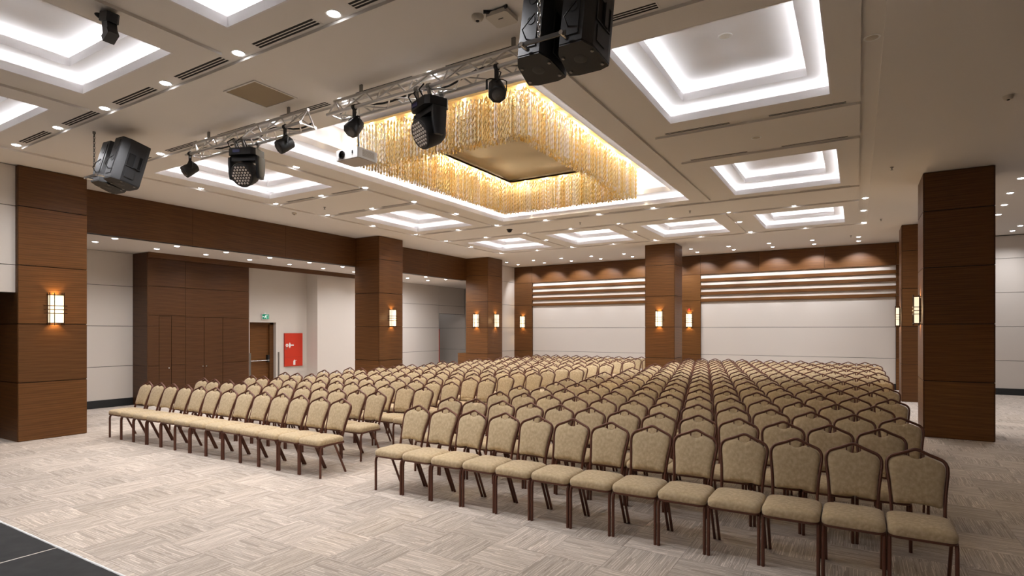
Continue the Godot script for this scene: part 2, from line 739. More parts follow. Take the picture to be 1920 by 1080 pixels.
func build_walls() -> void:
	var zb := -DB * U
	# back wall
	var o := slab("wall_back", "white panelled back wall with wooden frieze behind the last chair row", Vector3(X0 * U, 0, zb - 0.25), Vector3(X1 * U, CEIL, zb - 0.07), M.wallgap)
	var ys := [0.0, 1.0, 2.0, 2.955]
	grid_wall(o, [-4.336 * U, -2.11 * U], ys, zb - 0.05, 0.02, M.wall)
	grid_wall(o, [-1.78 * U, 0.372 * U], ys, zb - 0.05, 0.02, M.wall)
	bx("slat_backing", Vector3(-4.336 * U, 2.96, zb - 0.07), Vector3(-2.11 * U, 3.98, zb - 0.05), M.wall, o)
	bx("slat_backing", Vector3(-1.78 * U, 2.96, zb - 0.07), Vector3(0.372 * U, 3.98, zb - 0.05), M.wall, o)
	for s in 4:
		var y := 2.955 + 0.249 * s
		for q in [[-4.336, -2.11], [-1.78, 0.372]]:
			bx("slat", Vector3(q[0] * U, y, zb - 0.05), Vector3(q[1] * U, y + 0.11, zb - 0.002), M.wood[s % 4], o)
	# frieze
	grid_wall(o, [-4.336 * U, -3.6 * U, -2.86 * U, -2.11 * U], [3.965, CEIL - 0.01], zb + 0.01, 0.08, null, 0.004)
	grid_wall(o, [-1.78 * U, -1.06 * U, -0.34 * U, 0.372 * U], [3.965, CEIL - 0.01], zb + 0.01, 0.08, null, 0.004)
	# pilasters
	for q in [[-4.66, -4.336], [-2.11, -1.78], [0.372, 0.70]]:
		grid_wall(o, [q[0] * U, q[1] * U], [0.0, 1.0, 2.0, 3.0, 3.965, CEIL - 0.01], zb + 0.01, 0.08, null, 0.012)
	# white sections either end
	grid_wall(o, [0.70 * U, 1.75 * U, X1 * U], [0.0, 1.0, 2.0, 3.0, 4.0, CEIL - 0.02], zb - 0.04, 0.03, M.wall)
	grid_wall(o, [X0 * U, -5.63 * U, -4.68 * U], [0.0, 1.0, 2.0, 3.0, 3.84], zb - 0.04, 0.03, M.wall)
	var bb := thing("baseboard_back", "black baseboard along the white back wall behind the twin columns", "baseboard", Vector3.ZERO, "", "structure")
	bx("board", Vector3(0.70 * U, 0, zb - 0.04), Vector3(X1 * U, 0.19, zb - 0.02), M.base, bb)
	bx("board", Vector3(-4.33 * U, 0, zb - 0.05), Vector3(-2.11 * U, 0.19, zb - 0.03), M.base, bb)
	bx("board", Vector3(-1.78 * U, 0, zb - 0.05), Vector3(0.37 * U, 0.19, zb - 0.03), M.base, bb)
	# right and front walls, out of the picture
	var r := slab("wall_right", "white side wall beyond the twin wooden columns", Vector3(X1 * U, 0, zb - 0.25), Vector3(X1 * U + 0.25, CEIL, -DA * U + 0.25), M.wall)
	bx("board", Vector3(X1 * U - 0.02, 0, zb), Vector3(X1 * U, 0.19, -DA * U), M.base, r)
	slab("wall_front", "white wall behind the stage", Vector3(X0 * U, 0, -DA * U), Vector3(X1 * U, CEIL, -DA * U + 0.25), M.wall)
	slab("wall_left", "outer wall of the side corridor behind the alcove", Vector3(X0 * U - 0.25, 0, zb - 0.25), Vector3(X0 * U, CEIL, -DA * U + 0.25), M.plain)
	# white wall over the side opening beside the first column
	var s := slab("wall_left_header", "white panelled wall above the dark opening by the stage", at(-4.43, 1.405, 2.53), at(-4.375, DA, CEIL), M.wallgap)
	side_wall(s, [-1.405 * U, -0.55 * U, 0.3 * U, -DA * U], [2.53, 3.0, 4.0, CEIL - 0.005], -4.36 * U, 0.045, M.wall)
	slab("wall_left_jamb", "white wall return beyond the stage side opening", at(-4.43, 0.25, 0), at(-4.36, DA, 2.53), M.wall)
	# partition closing the alcove towards the stage
	slab("wall_left_partition", "wall closing the alcove behind the first wooden column", at(-5.72, 1.56, 0), at(-4.69, 1.5, CEIL), M.wood[2])
	# white return beyond the last column
	var q := slab("wall_left_return", "narrow white wall strip between last side column and back wall", at(-4.70, DB, 0), at(-4.672, 6.85, CEIL), M.wallgap)
	side_wall(q, [-6.85 * U, -DB * U], [0.0, 1.0, 2.0, 3.0, 4.0, CEIL - 0.005], -4.66 * U, 0.03, M.wall)


func column(label: String, x0: float, x1: float, d0: float, d1: float) -> void:
	var o := thing("column", label, "column", at((x0 + x1) / 2, (d0 + d1) / 2, 0), "", "structure")
	var c := o.position
	var lo := at(x0, d1, 0) - c
	var hi := at(x1, d0, CEIL - 0.004) - c
	bx("core", lo + Vector3(0.012, 0, 0.012), hi - Vector3(0.012, 0, 0.012), M.gap, o)
	var ys := [0.0, 1.0, 2.0, 3.0, 4.0, CEIL - 0.004]
	grid_wall(o, [lo.x + 0.012, hi.x - 0.012], ys, hi.z, 0.012, null, 0.014)
	grid_wall(o, [lo.x + 0.012, hi.x - 0.012], ys, lo.z + 0.012, 0.012, null, 0.014)
	side_wall(o, [lo.z, hi.z], ys, hi.x, 0.012, null, 1.0, 0.014)
	side_wall(o, [lo.z, hi.z], ys, lo.x, 0.012, null, -1.0, 0.014)


func build_columns() -> void:
	column("wooden panelled wall column beside the stage with a sconce", -4.69, -4.33, 1.405, 1.768)
	column("wooden panelled wall column between the red cabinet and the white alcove", -4.67, -4.312, 4.424, 4.79)
	column("wooden panelled wall column with sconces on two faces", -4.67, -4.30, 6.48, 6.845)
	column("free standing wooden column between the chair blocks at the back", -2.133, -1.785, 6.54, 6.86)
	column("big free standing wooden column beside the open carpet", 0.356, 0.712, 4.455, 4.81)
	column("wooden column partly hidden behind the big free standing column", 0.356, 0.712, 6.55, 6.9)


# ---------------------------------------------------------------- alcove along the left
func build_alcove() -> void:
	var ya := 3.836
	var beam := thing("beam", "dark wooden beam above the alcove between the wall columns", "beam", Vector3.ZERO, "", "structure")
	bx("core", at(-4.74, 6.48, ya), at(-4.668, 1.768, CEIL), M.gap, beam)
	for q in [[1.768, 2.65], [2.65, 3.54], [3.54, 4.424], [4.79, 5.64], [5.64, 6.48]]:
		bx("panel", at(-4.67, q[1] - 0.001, ya - 0.004), at(-4.66, q[0] + 0.001, CEIL - 0.004), M.wood[2], beam)
	var ce := thing("ceiling_alcove", "low white ceiling of the alcove behind the wooden beam", "ceiling", Vector3.ZERO, "", "structure")
	bx("plaster", at(-6.7, DB, ya), at(-4.70, 1.5, ya + 0.1), M.paint, ce)
	# outer wall in sections; faces +x
	var x := -5.63
	var wl := thing("wall_alcove", "white wall at the back of the alcove with door and panels", "wall", Vector3.ZERO, "", "structure")
	var ys := [0.0, 1.0, 2.0, 3.0, ya]
	bx("body", at(-5.72, 2.7, 0), at(x - 0.008, 1.5, ya), M.wallgap, wl)
	side_wall(wl, [-1.5 * U, -2.08 * U, -2.665 * U], ys, x * U, 0.025, M.wall)
	# plain wall with the door opening
	var dx0 := 3.822
	var dx1 := 4.185
	bx("plain_section", at(-5.72, dx0, 0), at(x, 2.7, ya), M.plain, wl)
	bx("plain_section", at(-5.72, dx1, 2.14), at(x, dx0, ya), M.plain, wl)
	bx("plain_section", at(-5.72, 4.57, 0), at(x, dx1, ya), M.plain, wl)
	bx("pier", at(-5.72, 5.22, 0), at(-5.44, 4.57, ya), M.plain, wl)
	bx("body", at(-5.72, 7.09, 0), at(x - 0.008, 5.22, ya), M.wallgap, wl)
	side_wall(wl, [-5.22 * U, -6.1 * U, -7.09 * U], ys, x * U, 0.025, M.wall)
	bx("body", at(-5.72, DB, 2.63), at(x - 0.008, 7.09, ya), M.wallgap, wl)
	side_wall(wl, [-7.09 * U, -DB * U + 0.03], [2.63, 3.0, ya], x * U, 0.025, M.wall)
	bx("recess_side", at(-6.7, 7.09, 0), at(-5.72, 7.06, ya), M.wall, wl)
	bx("recess_back", at(-6.72, 5.2, 0), at(-5.72, 5.17, ya), M.plain, wl)
	var bb := thing("baseboard_left", "dark baseboard along the white alcove wall by the wooden cupboard", "baseboard", Vector3.ZERO, "", "structure")
	bx("board", at(x, 2.66, 0), at(x + 0.007, 1.5, 0.19), M.base, bb)
	# fascia
	var fa := thing("trim_1", "dark wooden fascia hanging below the alcove ceiling", "trim", Vector3.ZERO, "", "structure")
	bx("board", at(-5.372, 5.22, 3.70), at(-5.352, 2.66, ya), M.wood[2], fa)
	# low wooden return beside the third column
	var lr := thing("wood_wainscot", "low wooden wainscot block beside the third wall column", "wainscot", at(-4.74, 6.62, 0))
	bx("body", Vector3(-0.2, 0, -0.4), Vector3(0.19, 0.985, 0.38), M.wood[1], lr)
	bx("cap", Vector3(-0.205, 0.985, -0.405), Vector3(0.19, 1.0, 0.385), M.wood[0], lr)
	# cupboard
	var cb := thing("built_in_cupboard", "tall dark wooden built in cupboard beside the emergency door", "cupboard", at(-5.505, 3.153, 0))
	var c := cb.position
	var f := -5.38 * U - c.x
	var bk := -5.628 * U - c.x
	bx("body", Vector3(bk, 0, -3.646 * U - c.z), Vector3(f - 0.02, 3.832, -2.661 * U - c.z), M.gap, cb)
	var zz := func(d: float) -> float: return -d * U - c.z
	# side face towards the stage
	for j in 4:
		bx("panel", Vector3(bk, j + 0.004, zz.call(2.661)), Vector3(f, minf(j + 1.0, 3.832) - 0.004, zz.call(2.661) + 0.015), M.wood[4], cb)
	# front panels around the doors, [d0, d1, y0, y1]
	var pan := [
		[2.661, 2.757, 0.0, 1.0], [2.661, 2.757, 1.0, 2.0], [2.866, 2.992, 0.0, 1.0], [2.866, 2.992, 1.0, 2.0], [2.661, 2.992, 2.27, 3.0], [2.661, 2.992, 3.0, 3.83],
		[2.661, 2.757, 2.0, 2.27], [2.866, 2.992, 2.0, 2.27], [2.757, 2.866, 2.24, 2.27],
		[2.992, 3.646, 3.0, 3.83], [2.992, 3.646, 2.24, 3.0], [3.361, 3.646, 1.0, 2.24], [3.361, 3.646, 0.0, 1.0],
	]
	for q in pan:
		bx("panel", Vector3(f - 0.02, q[2] + 0.004, zz.call(q[1]) + 0.004), Vector3(f, q[3] - 0.004, zz.call(q[0]) - 0.004), M.wood[4], cb)
	for q in [[2.757, 2.866, 2.84], [2.992, 3.172, 3.155], [3.172, 3.361, 3.19]]:
		var dr := bx("door", Vector3(f - 0.025, 0.01, zz.call(q[1]) + 0.006), Vector3(f - 0.004, 2.235, zz.call(q[0]) - 0.006), M.wood[4], cb)
		var k := MB.new()
		k.lathe([Vector2(0.008, 0.0), Vector2(0.01, 0.018), Vector2(0.018, 0.024), Vector2(0.018, 0.034), Vector2(0.009, 0.04)], Transform3D(Basis(Vector3.BACK, -PI / 2), Vector3(f - 0.006, 0.93, zz.call(q[2])) - dr.position), 12)
		obj("knob", k.mesh(), M.chrome, dr)
	# emergency door
	var d := thing("door_1", "brown emergency exit door with a chrome push bar", "door", at(-5.70, (dx0 + dx1) / 2, 0), "", "structure")
	c = d.position
	var z0 := -dx1 * U - c.z
	var z1 := -dx0 * U - c.z
	var lf := bx("leaf", Vector3(-0.04, 0.01, z0 + 0.24), Vector3(0.01, 2.08, z1 - 0.005), M.wood[1], d)
	bx("frame", Vector3(-0.04, 0, z0 + 0.10), Vector3(0.07, 2.14, z0 + 0.24), M.wood[2], d)
	bx("frame", Vector3(-0.04, 2.08, z0 + 0.10), Vector3(0.07, 2.14, z1), M.wood[2], d)
	bx("jamb", Vector3(-0.06, 0, z0), Vector3(0.195, 2.14, z0 + 0.10), M.plain, d)
	var pb := MB.new()
	pb.cyl(Vector3(0.075, 0.95, z0 + 0.26), Vector3(0.075, 0.95, z1 - 0.03), 0.02)
	obj("push_bar", pb.mesh(), M.chrome, d)
	bx("lock_box", Vector3(0.01, 0.9, z0 + 0.25), Vector3(0.09, 1.12, z0 + 0.32), M.rubber, d)
	for q in [z0 - 0.012, z1 - 0.03]:
		bx("corner_guard", Vector3(0.10, 0.0, q), Vector3(0.215, 1.2, q + 0.042), M.steel, d)
	# door behind, closing the opening
	bx("back_plate", Vector3(-0.08, 0, z0), Vector3(-0.045, 2.14, z1), M.gap, d)
	# exit sign
	var es := thing("exit_sign", "small green and white emergency exit sign above the brown door", "sign", at(-5.63, 4.005, 2.315))
	bx("housing", Vector3(0.002, -0.085, -0.13), Vector3(0.05, 0.085, 0.13), M.white, es)
	var face := MB.new()
	face.quad(Vector3(0.052, -0.075, 0.12), Vector3(0.052, -0.075, -0.12), Vector3(0.052, 0.075, -0.12), Vector3(0.052, 0.075, 0.12), Vector2(0, 1), Vector2(1, 1), Vector2(1, 0), Vector2(0, 0))
	var fm := StandardMaterial3D.new()
	fm.albedo_texture = exit_texture()
	fm.emission_enabled = true
	fm.emission_texture = fm.albedo_texture
	fm.emission_operator = BaseMaterial3D.EMISSION_OP_MULTIPLY
	fm.emission = Color(1, 1, 1)
	fm.emission_energy_multiplier = 0.5
	obj("sign_face", face.mesh(), fm, es)
	bx("bracket", Vector3(0.002, 0.085, -0.02), Vector3(0.03, 0.125, 0.02), M.white, es)
	# red hose cabinet
	var rc := thing("fire_cabinet", "red fire hose and extinguisher cabinet on the white alcove wall", "cabinet", at(-5.63, 4.376, 0.725))
	bx("body", Vector3(0.002, 0, -0.35), Vector3(0.03, 1.075, 0.35), M.darkred, rc)
	var up := bx("door", Vector3(0.03, 0.30, -0.345), Vector3(0.042, 1.07, 0.345), M.red, rc)
	var dn := bx("door", Vector3(0.03, 0.005, -0.345), Vector3(0.042, 0.294, 0.345), M.red, rc)
	var ic := MB.new()
	# hose reel mark: a valve body, nozzle and coil, flat print raised a hair
	ic.box(Vector3(0.0065, -0.055, -0.0), Vector3(0.008, 0.055, 0.07))
	ic.box(Vector3(0.0065, -0.02, -0.12), Vector3(0.008, 0.02, 0.0))
	ic.box(Vector3(0.0065, -0.09, 0.02), Vector3(0.008, -0.055, 0.05))
	ic.box(Vector3(0.0065, 0.055, 0.02), Vector3(0.008, 0.085, 0.05))
	ic.lathe([Vector2(0.02, 0.0065), Vector2(0.05, 0.0065), Vector2(0.05, 0.008), Vector2(0.02, 0.008)], Transform3D(Basis(Vector3.BACK, -PI / 2), Vector3(0, 0, 0.14)), 16, false, false)
	var hose := obj("hose_symbol", ic.mesh(), M.white, up)
	hose.position = Vector3(0, 0.0, 0.12)
	ic = MB.new()
	ic.box(Vector3(0.0065, -0.11, -0.04), Vector3(0.008, 0.03, 0.04))
	ic.box(Vector3(0.0065, 0.03, -0.018), Vector3(0.008, 0.06, 0.018))
	ic.box(Vector3(0.0065, 0.03, -0.09), Vector3(0.008, 0.045, -0.018))
	var ex := obj("extinguisher_symbol", ic.mesh(), M.white, dn)
	ex.position = Vector3(0, 0.0, -0.02)
	bx("handle", Vector3(0.042, 0.55, 0.28), Vector3(0.055, 0.63, 0.31), M.steel, rc)
	# red frame edge at the far opening
	var re := thing("red_cabinet_edge", "narrow red cabinet edge on the jamb of the alcove passage", "cabinet", at(-5.625, 7.088, 0))
	bx("door", Vector3(-0.2, 0.5, -0.02), Vector3(0.004, 1.95, -0.002), M.red, re)
	bx("handle", Vector3(-0.12, 1.1, -0.03), Vector3(-0.09, 1.25, -0.02), M.steel, re)


func exit_texture() -> ImageTexture:
	var im := Image.create(96, 60, false, Image.FORMAT_RGB8)
	im.fill(Color(0.05, 0.45, 0.33))
	var wh := Color(0.93, 0.98, 0.95)
	im.fill_rect(Rect2i(56, 8, 26, 46), wh)
	im.fill_rect(Rect2i(60, 12, 18, 42), Color(0.10, 0.52, 0.40))
	# running figure
	im.fill_rect(Rect2i(44, 10, 8, 8), wh)
	for k in 16:
		im.fill_rect(Rect2i(40 - k / 4, 19 + k, 10, 2), wh)
	for k in 12:
		im.fill_rect(Rect2i(40 + k, 34 + k, 6, 3), wh)
		im.fill_rect(Rect2i(36 - k, 34 + k, 6, 3), wh)
		im.fill_rect(Rect2i(48 + k, 20 + k / 2, 3, 3), wh)
		im.fill_rect(Rect2i(38 - k, 21 + k / 2, 3, 3), wh)
	# arrow
	im.fill_rect(Rect2i(8, 27, 16, 6), wh)
	for k in 8:
		im.fill_rect(Rect2i(4 + k, 30 - k, 2, 2 * k + 1), wh)
	return ImageTexture.create_from_image(im)


# ---------------------------------------------------------------- stage
func build_stage() -> void:
	var o := thing("stage", "low black stage with a white edge trim in front of the chairs", "stage", at(-1.7, 0.63, 0))
	var c := o.position
	var y := 0.38
	for i in range(-8, 9):
		for j in 4:
			var xa := i * 1.0
			var za := j * 1.3
			bx("deck_panel", Vector3(xa + 0.003, y - 0.02, za + 0.003), Vector3(xa + 0.997, y, za + 1.297), M.deck, o)
			if j == 0 and i < 8:
				bx("seam_strip", Vector3(xa - 0.006, y - 0.015, 0.004), Vector3(xa + 0.006, y + 0.001, 5.2), M.offwhite, o)
	bx("frame", Vector3(-8, 0, 0.02), Vector3(9, y - 0.02, 5.2), M.rubber, o)
	var b := MB.new()
	var k := 0.0
	while k < 17.0:
		var r := 0.008 + 0.003 * rng.randf()
		b.cyl(Vector3(-8 + k, y - 0.004 + 0.003 * rng.randf(), -0.004), Vector3(-8 + k + 0.05, y - 0.004 + 0.003 * rng.randf(), -0.004), r, 6)
		k += 0.05
	obj("edge_trim", b.mesh(), M.white, o)


# ---------------------------------------------------------------- downlights
func downlight(pos: Vector3, label: String, group: String, lit := true, e := DOWN_E, ang := 70.0, dir := Vector3.DOWN) -> void:
	var o := thing("ceiling_downlight", label, "downlight", pos, group)
	if not M.has("dl_ring"):
		var b := MB.new()
		b.lathe([Vector2(0.055, 0.002), Vector2(0.055, -0.004), Vector2(0.070, -0.006), Vector2(0.074, -0.002), Vector2(0.074, 0.002)], Transform3D(Basis(Vector3.RIGHT, PI), Vector3.ZERO).scaled_local(Vector3(1, -1, 1)), 20, false, false)
		M.dl_ring = b.mesh()
		b = MB.new()
		b.lathe([Vector2(0.0555, -0.003), Vector2(0.04, -0.012), Vector2(0.015, -0.015)], Transform3D().scaled_local(Vector3(1, 1, 1)), 20, false, true)
		M.dl_lens = b.mesh()
	obj("ring", M.dl_ring, M.white, o)
	obj("lens", M.dl_lens, M.lens if lit else M.offwhite, o)
	if lit:
		spot(pos + Vector3(0, -0.024, 0), dir, e, ang, DOWN_C, 1.0 if ang > 61.0 else 0.5, 0.05)


func build_downlights() -> void:
	var gx := [-3.97, -3.44, -2.95, -2.43, -1.93, -1.44, -0.94, -0.44, 0.05]
	var near := [-3.92, -3.41, -2.93, -2.42, -1.93, -1.43]
	var rows := [
		[0.12, [-2.93, -2.42, -1.93, -1.43, -0.94, -0.44, 0.05], "strip over the stage"],
		[1.265, near + [-0.94], "stage edge strip"], [1.755, near, "strip behind the truss"],
		[2.92, [-3.97, -3.44, -2.98], "strip past the moving head coffer"], [3.44, [-3.97, -3.44, -2.98], "strip before the middle column coffer"],
		[4.61, [-3.97, -3.43, -2.96, -2.44, -1.92, -1.44], "strip behind the chandelier"], [5.125, gx, "strip before the back coffers"], [6.28, gx, "strip behind the back coffers"],
	]
	var y := CEIL + 0.03
	for r in rows:
		for k in r[1].size():
			downlight(at(r[1][k], r[0], y), "lit downlight, %s from the side columns in the %s" % [ORD[k], r[2]], "lit downlights in the ceiling strips")
	for q in [[-2.965, 2.33, "lit downlight between the chandelier coffer and the moving head coffer"], [-2.965, 3.98, "lit downlight between the chandelier coffer and the middle column coffer"], [-3.985, 2.33, "lit downlight above the cupboard side of the moving head coffer"], [-3.985, 4.02, "lit downlight on the wall side of the middle column coffer"]]:
		downlight(at(q[0], q[1], y), q[2], "lit downlights in the ceiling strips")
	var mids := [-3.985, -2.965, -1.945, -0.94, 0.043]
	for k in mids.size():
		downlight(at(mids[k], 5.65, y), "lit downlight at mid side of back coffers, %s from the side columns" % ORD[k], "lit downlights in the ceiling strips")
	var wx := [-4.41, -3.96, -3.52, -3.07, -2.61, -2.17, -1.75, -1.31, -0.87, -0.43, 0.01]
	for k in wx.size():
		downlight(at(wx[k], 7.14, CEIL), "lit downlight, %s from the side columns in the outer back wall row" % ORD[k], "lit downlights along the back wall", true, DOWN_E * 0.55, 62.0)
		downlight(at(wx[k], 7.47, CEIL), "lit wall washing downlight, %s from the side columns by the frieze" % ORD[k], "lit downlights along the back wall", true, WASH_E, 45.0, Vector3(0, -1, -0.62))
	for k in 4:
		downlight(at([0.92, 0.95, 1.0, 1.04][k], [4.94, 5.43, 5.92, 6.39][k], CEIL), "lit aisle downlight behind the big column, %s from the stage" % ORD[k], "lit downlights over the far aisle")
	downlight(at(1.33, 7.18, CEIL), "lit aisle downlight at the white back wall, stage side of two", "lit downlights over the far aisle", true, DOWN_E * 1.4)
	downlight(at(1.33, 7.5, CEIL), "lit aisle downlight at the white back wall, wall side of two", "lit downlights over the far aisle", true, DOWN_E * 1.2)
	var al := [2.14, 2.6, 3.03, 3.47, 3.93, 4.37, 4.83, 5.30, 5.77, 6.19]
	for k in al.size():
		var e := DOWN_E * (0.6 if k < 8 else 1.25)
		var wide := 70.0 if k < 8 else 88.0
		downlight(at(-5.11, al[k], 3.836), "lit alcove downlight in the inner row, %s from the stage" % ORD[k], "lit downlights in the alcove ceiling", true, e, wide)
		downlight(at(-4.80, al[k], 3.836), "lit alcove downlight in the row by the beam, %s from the stage" % ORD[k], "lit downlights in the alcove ceiling", true, e, wide)
	downlight(at(-6.1, 7.42, 3.836), "lit downlight inside the passage beside the third wall column", "lit downlights in the alcove ceiling", true, DOWN_E * 0.22, 80.0)
	# unlit fittings
	for q in [[-0.435, 2.30, CEIL + 0.364, "unlit round fitting in the coffer beside the twin loudspeakers"], [0.043, 2.33, y, "unlit round fitting in the long strip beside the big coffer"], [-0.45, 3.19, CEIL, "unlit round fitting between the two coffers beside the chandelier"], [-0.94, 2.05, y, "unlit round fitting close behind the twin loudspeakers"]]:
		downlight(at(q[0], q[1], q[2]), q[3], "unlit round ceiling fittings", false)


func build_vents() -> void:
	var xs := [-3.68, -3.17, -2.67, -2.17, -1.67, -1.19, -0.69, -0.20]
	var names := ["stage edge strip", "strip behind the truss", "strip past the first chandelier side coffers", "strip before the second chandelier side coffers", "strip behind the chandelier", "strip before the back coffers", "strip behind the back coffers"]
	for i in 7:
		var d: float = DSTR[i + 1]
		for k in xs.size():
			if (i == 2 or i == 3) and k > 1 and k < 6:
				continue
			var o := thing("slot_vent", "black slot vent, %s from side columns in %s" % [ORD[k], names[i]], "vent", at(xs[k], d, CEIL + 0.03), "slot vents in the ceiling strips")
			var hl := 0.44
			if not M.has("vent_frame"):
				var b := MB.new()
				rect_frame(b, [-hl, hl, -0.052, 0.052], 0.0, 0.012, -0.004, 0.0)
				for q in [-0.018, 0.018]:
					b.box(Vector3(-hl, -0.004, q - 0.0055), Vector3(hl, 0.0, q + 0.0055))
				M.vent_frame = b.mesh()
			obj("frame", M.vent_frame, M.ceiling, o)
			for q in [-0.036, 0.0, 0.036]:
				bx("slot", Vector3(-hl, -0.0032, q - 0.0125), Vector3(hl, -0.0002, q + 0.0125), M.slot, o)


# ---------------------------------------------------------------- chandelier
func build_chandelier() -> void:
	var x0 := -2.555 * U
	var x1 := -1.39 * U
	var z0 := -4.12 * U
	var z1 := -2.43 * U
	var mid := Vector3((x0 + x1) / 2, 0, (z0 + z1) / 2)
	var o := thing("crystal_chandelier", "large rectangular chandelier of hanging golden crystal strands", "chandelier", mid)
	var ro := [x0 - mid.x, x1 - mid.x, z0 - mid.z, z1 - mid.z]
	var t := 0.335
	var ri := [ro[0] + t, ro[1] - t, ro[2] + t, ro[3] - t]
	var yt := 5.278
	var yb := 4.635
	var gold := mat(Color(0.80, 0.66, 0.42), 0.35, 0.35)
	var board := mat(Color(0.64, 0.57, 0.46), 0.95)
	var b := MB.new()
	rect_frame(b, ri, 0.0, t + 0.03, yt, yt + 0.035)
	obj("top_plate", b.mesh(), gold, o)
	b = MB.new()
	rect_frame(b, ri, 0.0, 0.015, yt - 0.0, yt + 0.085)
	obj("panel_rim", b.mesh(), mat(Color(0.42, 0.35, 0.26), 0.6), o)
	bx("centre_panel", Vector3(ri[0], yt + 0.07, ri[2]), Vector3(ri[1], yt + 0.088, ri[3]), board, o)
	for sx in [-1, 1]:
		for sz in [-1, 1]:
			b = MB.new()
			b.cyl(Vector3(sx * 0.9, yt + 0.08, sz * 1.5), Vector3(sx * 0.9, 5.392, sz * 1.5), 0.015)
			obj("hanger", b.mesh(), M.steel, o)
	# one strand: a twisted glass bar with a drop at its foot
	var strands := []
	for kind in 2:
		var rings := []
		var segs := 30
		for i in segs + 1:
			var f := float(i) / segs
			var a: float = f * TAU * (3.6 if kind == 0 else -3.3)
			var r: float = 0.020 * (1.0 if i < segs else 0.4)
			var th := 0.0045
			var u := Vector3(cos(a), 0, sin(a))
			var v := Vector3(-sin(a), 0, cos(a))
			var y := -(yt - yb) * (1.0 - f)
			rings.append(PackedVector3Array([Vector3(0, y, 0) + u * r, Vector3(0, y, 0) - v * th, Vector3(0, y, 0) - u * r, Vector3(0, y, 0) + v * th]))
		var q := MB.new()
		q.loft(rings)
		strands.append(q.mesh())
	var spots := []
	var st := 0.068
	var nx := int((ro[1] - ro[0]) / st)
	var nz := int((ro[3] - ro[2]) / st)
	for i in nx + 1:
		for j in nz + 1:
			var x: float = ro[0] + 0.012 + st * i
			var z: float = ro[2] + 0.012 + st * j
			if x > ri[0] - 0.01 and x < ri[1] + 0.01 and z > ri[2] - 0.01 and z < ri[3] + 0.01:
				continue
			if x > ro[1] or z > ro[3]:
				continue
			# nearness to the faces one sees: the far inner faces and the outer right face come first
			var rank := rng.randf()
			if z < ri[2] and z > ri[2] - st * 1.2:
				rank -= 1.0
			elif x < ri[0] and x > ri[0] - st * 1.2:
				rank -= 0.9
			elif z > ro[3] - st * 1.3:
				rank -= 1.2
			spots.append([rank, x, z])
	spots.sort_custom(func(a, c): return a[0] < c[0])
	var tones := [Color(1.0, 0.925, 0.70), Color(1.0, 0.955, 0.80), Color(1.0, 0.99, 0.96), Color(1.0, 0.88, 0.60)]
	var mats := []
	for c in tones:
		var m: StandardMaterial3D = M.crystal.duplicate()
		m.vertex_color_use_as_albedo = false
		m.albedo_color = c
		mats.append(m)
	var mm := MultiMesh.new()
	mm.transform_format = MultiMesh.TRANSFORM_3D
	mm.use_colors = true
	mm.mesh = strands[0]
	mm.instance_count = spots.size() - 300
	for k in spots.size():
		var s = spots[k]
		var x := Transform3D(Basis(Vector3.UP, rng.randf() * TAU), Vector3(s[1] + rng.randf_range(-0.006, 0.006), yt - 0.001 + rng.randf_range(-0.02, 0.0), s[2] + rng.randf_range(-0.006, 0.006)))
		if k < 300:
			var e := obj("crystal_strand", strands[rng.randi() % 2], mats[rng.randi() % 4], o)
			e.transform = x
		else:
			mm.set_instance_transform(k - 300, x)
			mm.set_instance_color(k - 300, tones[rng.randi() % 4].srgb_to_linear())
	var mi := MultiMeshInstance3D.new()
	mi.name = "crystal_strands"
	mi.multimesh = mm
	mi.material_override = M.crystal
	mi.set_meta("kind", "stuff")
	o.add_child(mi, true)
	# small lamps between the strands under the plate
	var bl := MB.new()
	bl.lathe([Vector2(0.004, 0.0), Vector2(0.016, -0.012), Vector2(0.018, -0.03), Vector2(0.010, -0.045)], Transform3D().scaled_local(Vector3(1, 1, -1)), 10)
	var bm := bl.mesh()
	var lx: float = (ro[1] - ro[0]) - t
	var lz: float = (ro[3] - ro[2]) - t
	for k in 7:
		for s in [-1.0, 1.0]:
			var q := Vector3(-lx / 2 + lx * k / 6.0, yt, s * lz / 2)
			lamp_in(o, bm, q, mid)
	for k in range(1, 10):
		for s in [-1.0, 1.0]:
			var q := Vector3(s * lx / 2, yt, -lz / 2 + lz * k / 10.0)
			lamp_in(o, bm, q, mid)


func lamp_in(o: Node, bm: Mesh, q: Vector3, mid: Vector3) -> void:
	var e := obj("bulb", bm, M.bulb, o)
	e.position = q
	omni(mid + q + Vector3(0, -0.025, 0), 0.95, Color(1.0, 0.93, 0.80), 0.02)


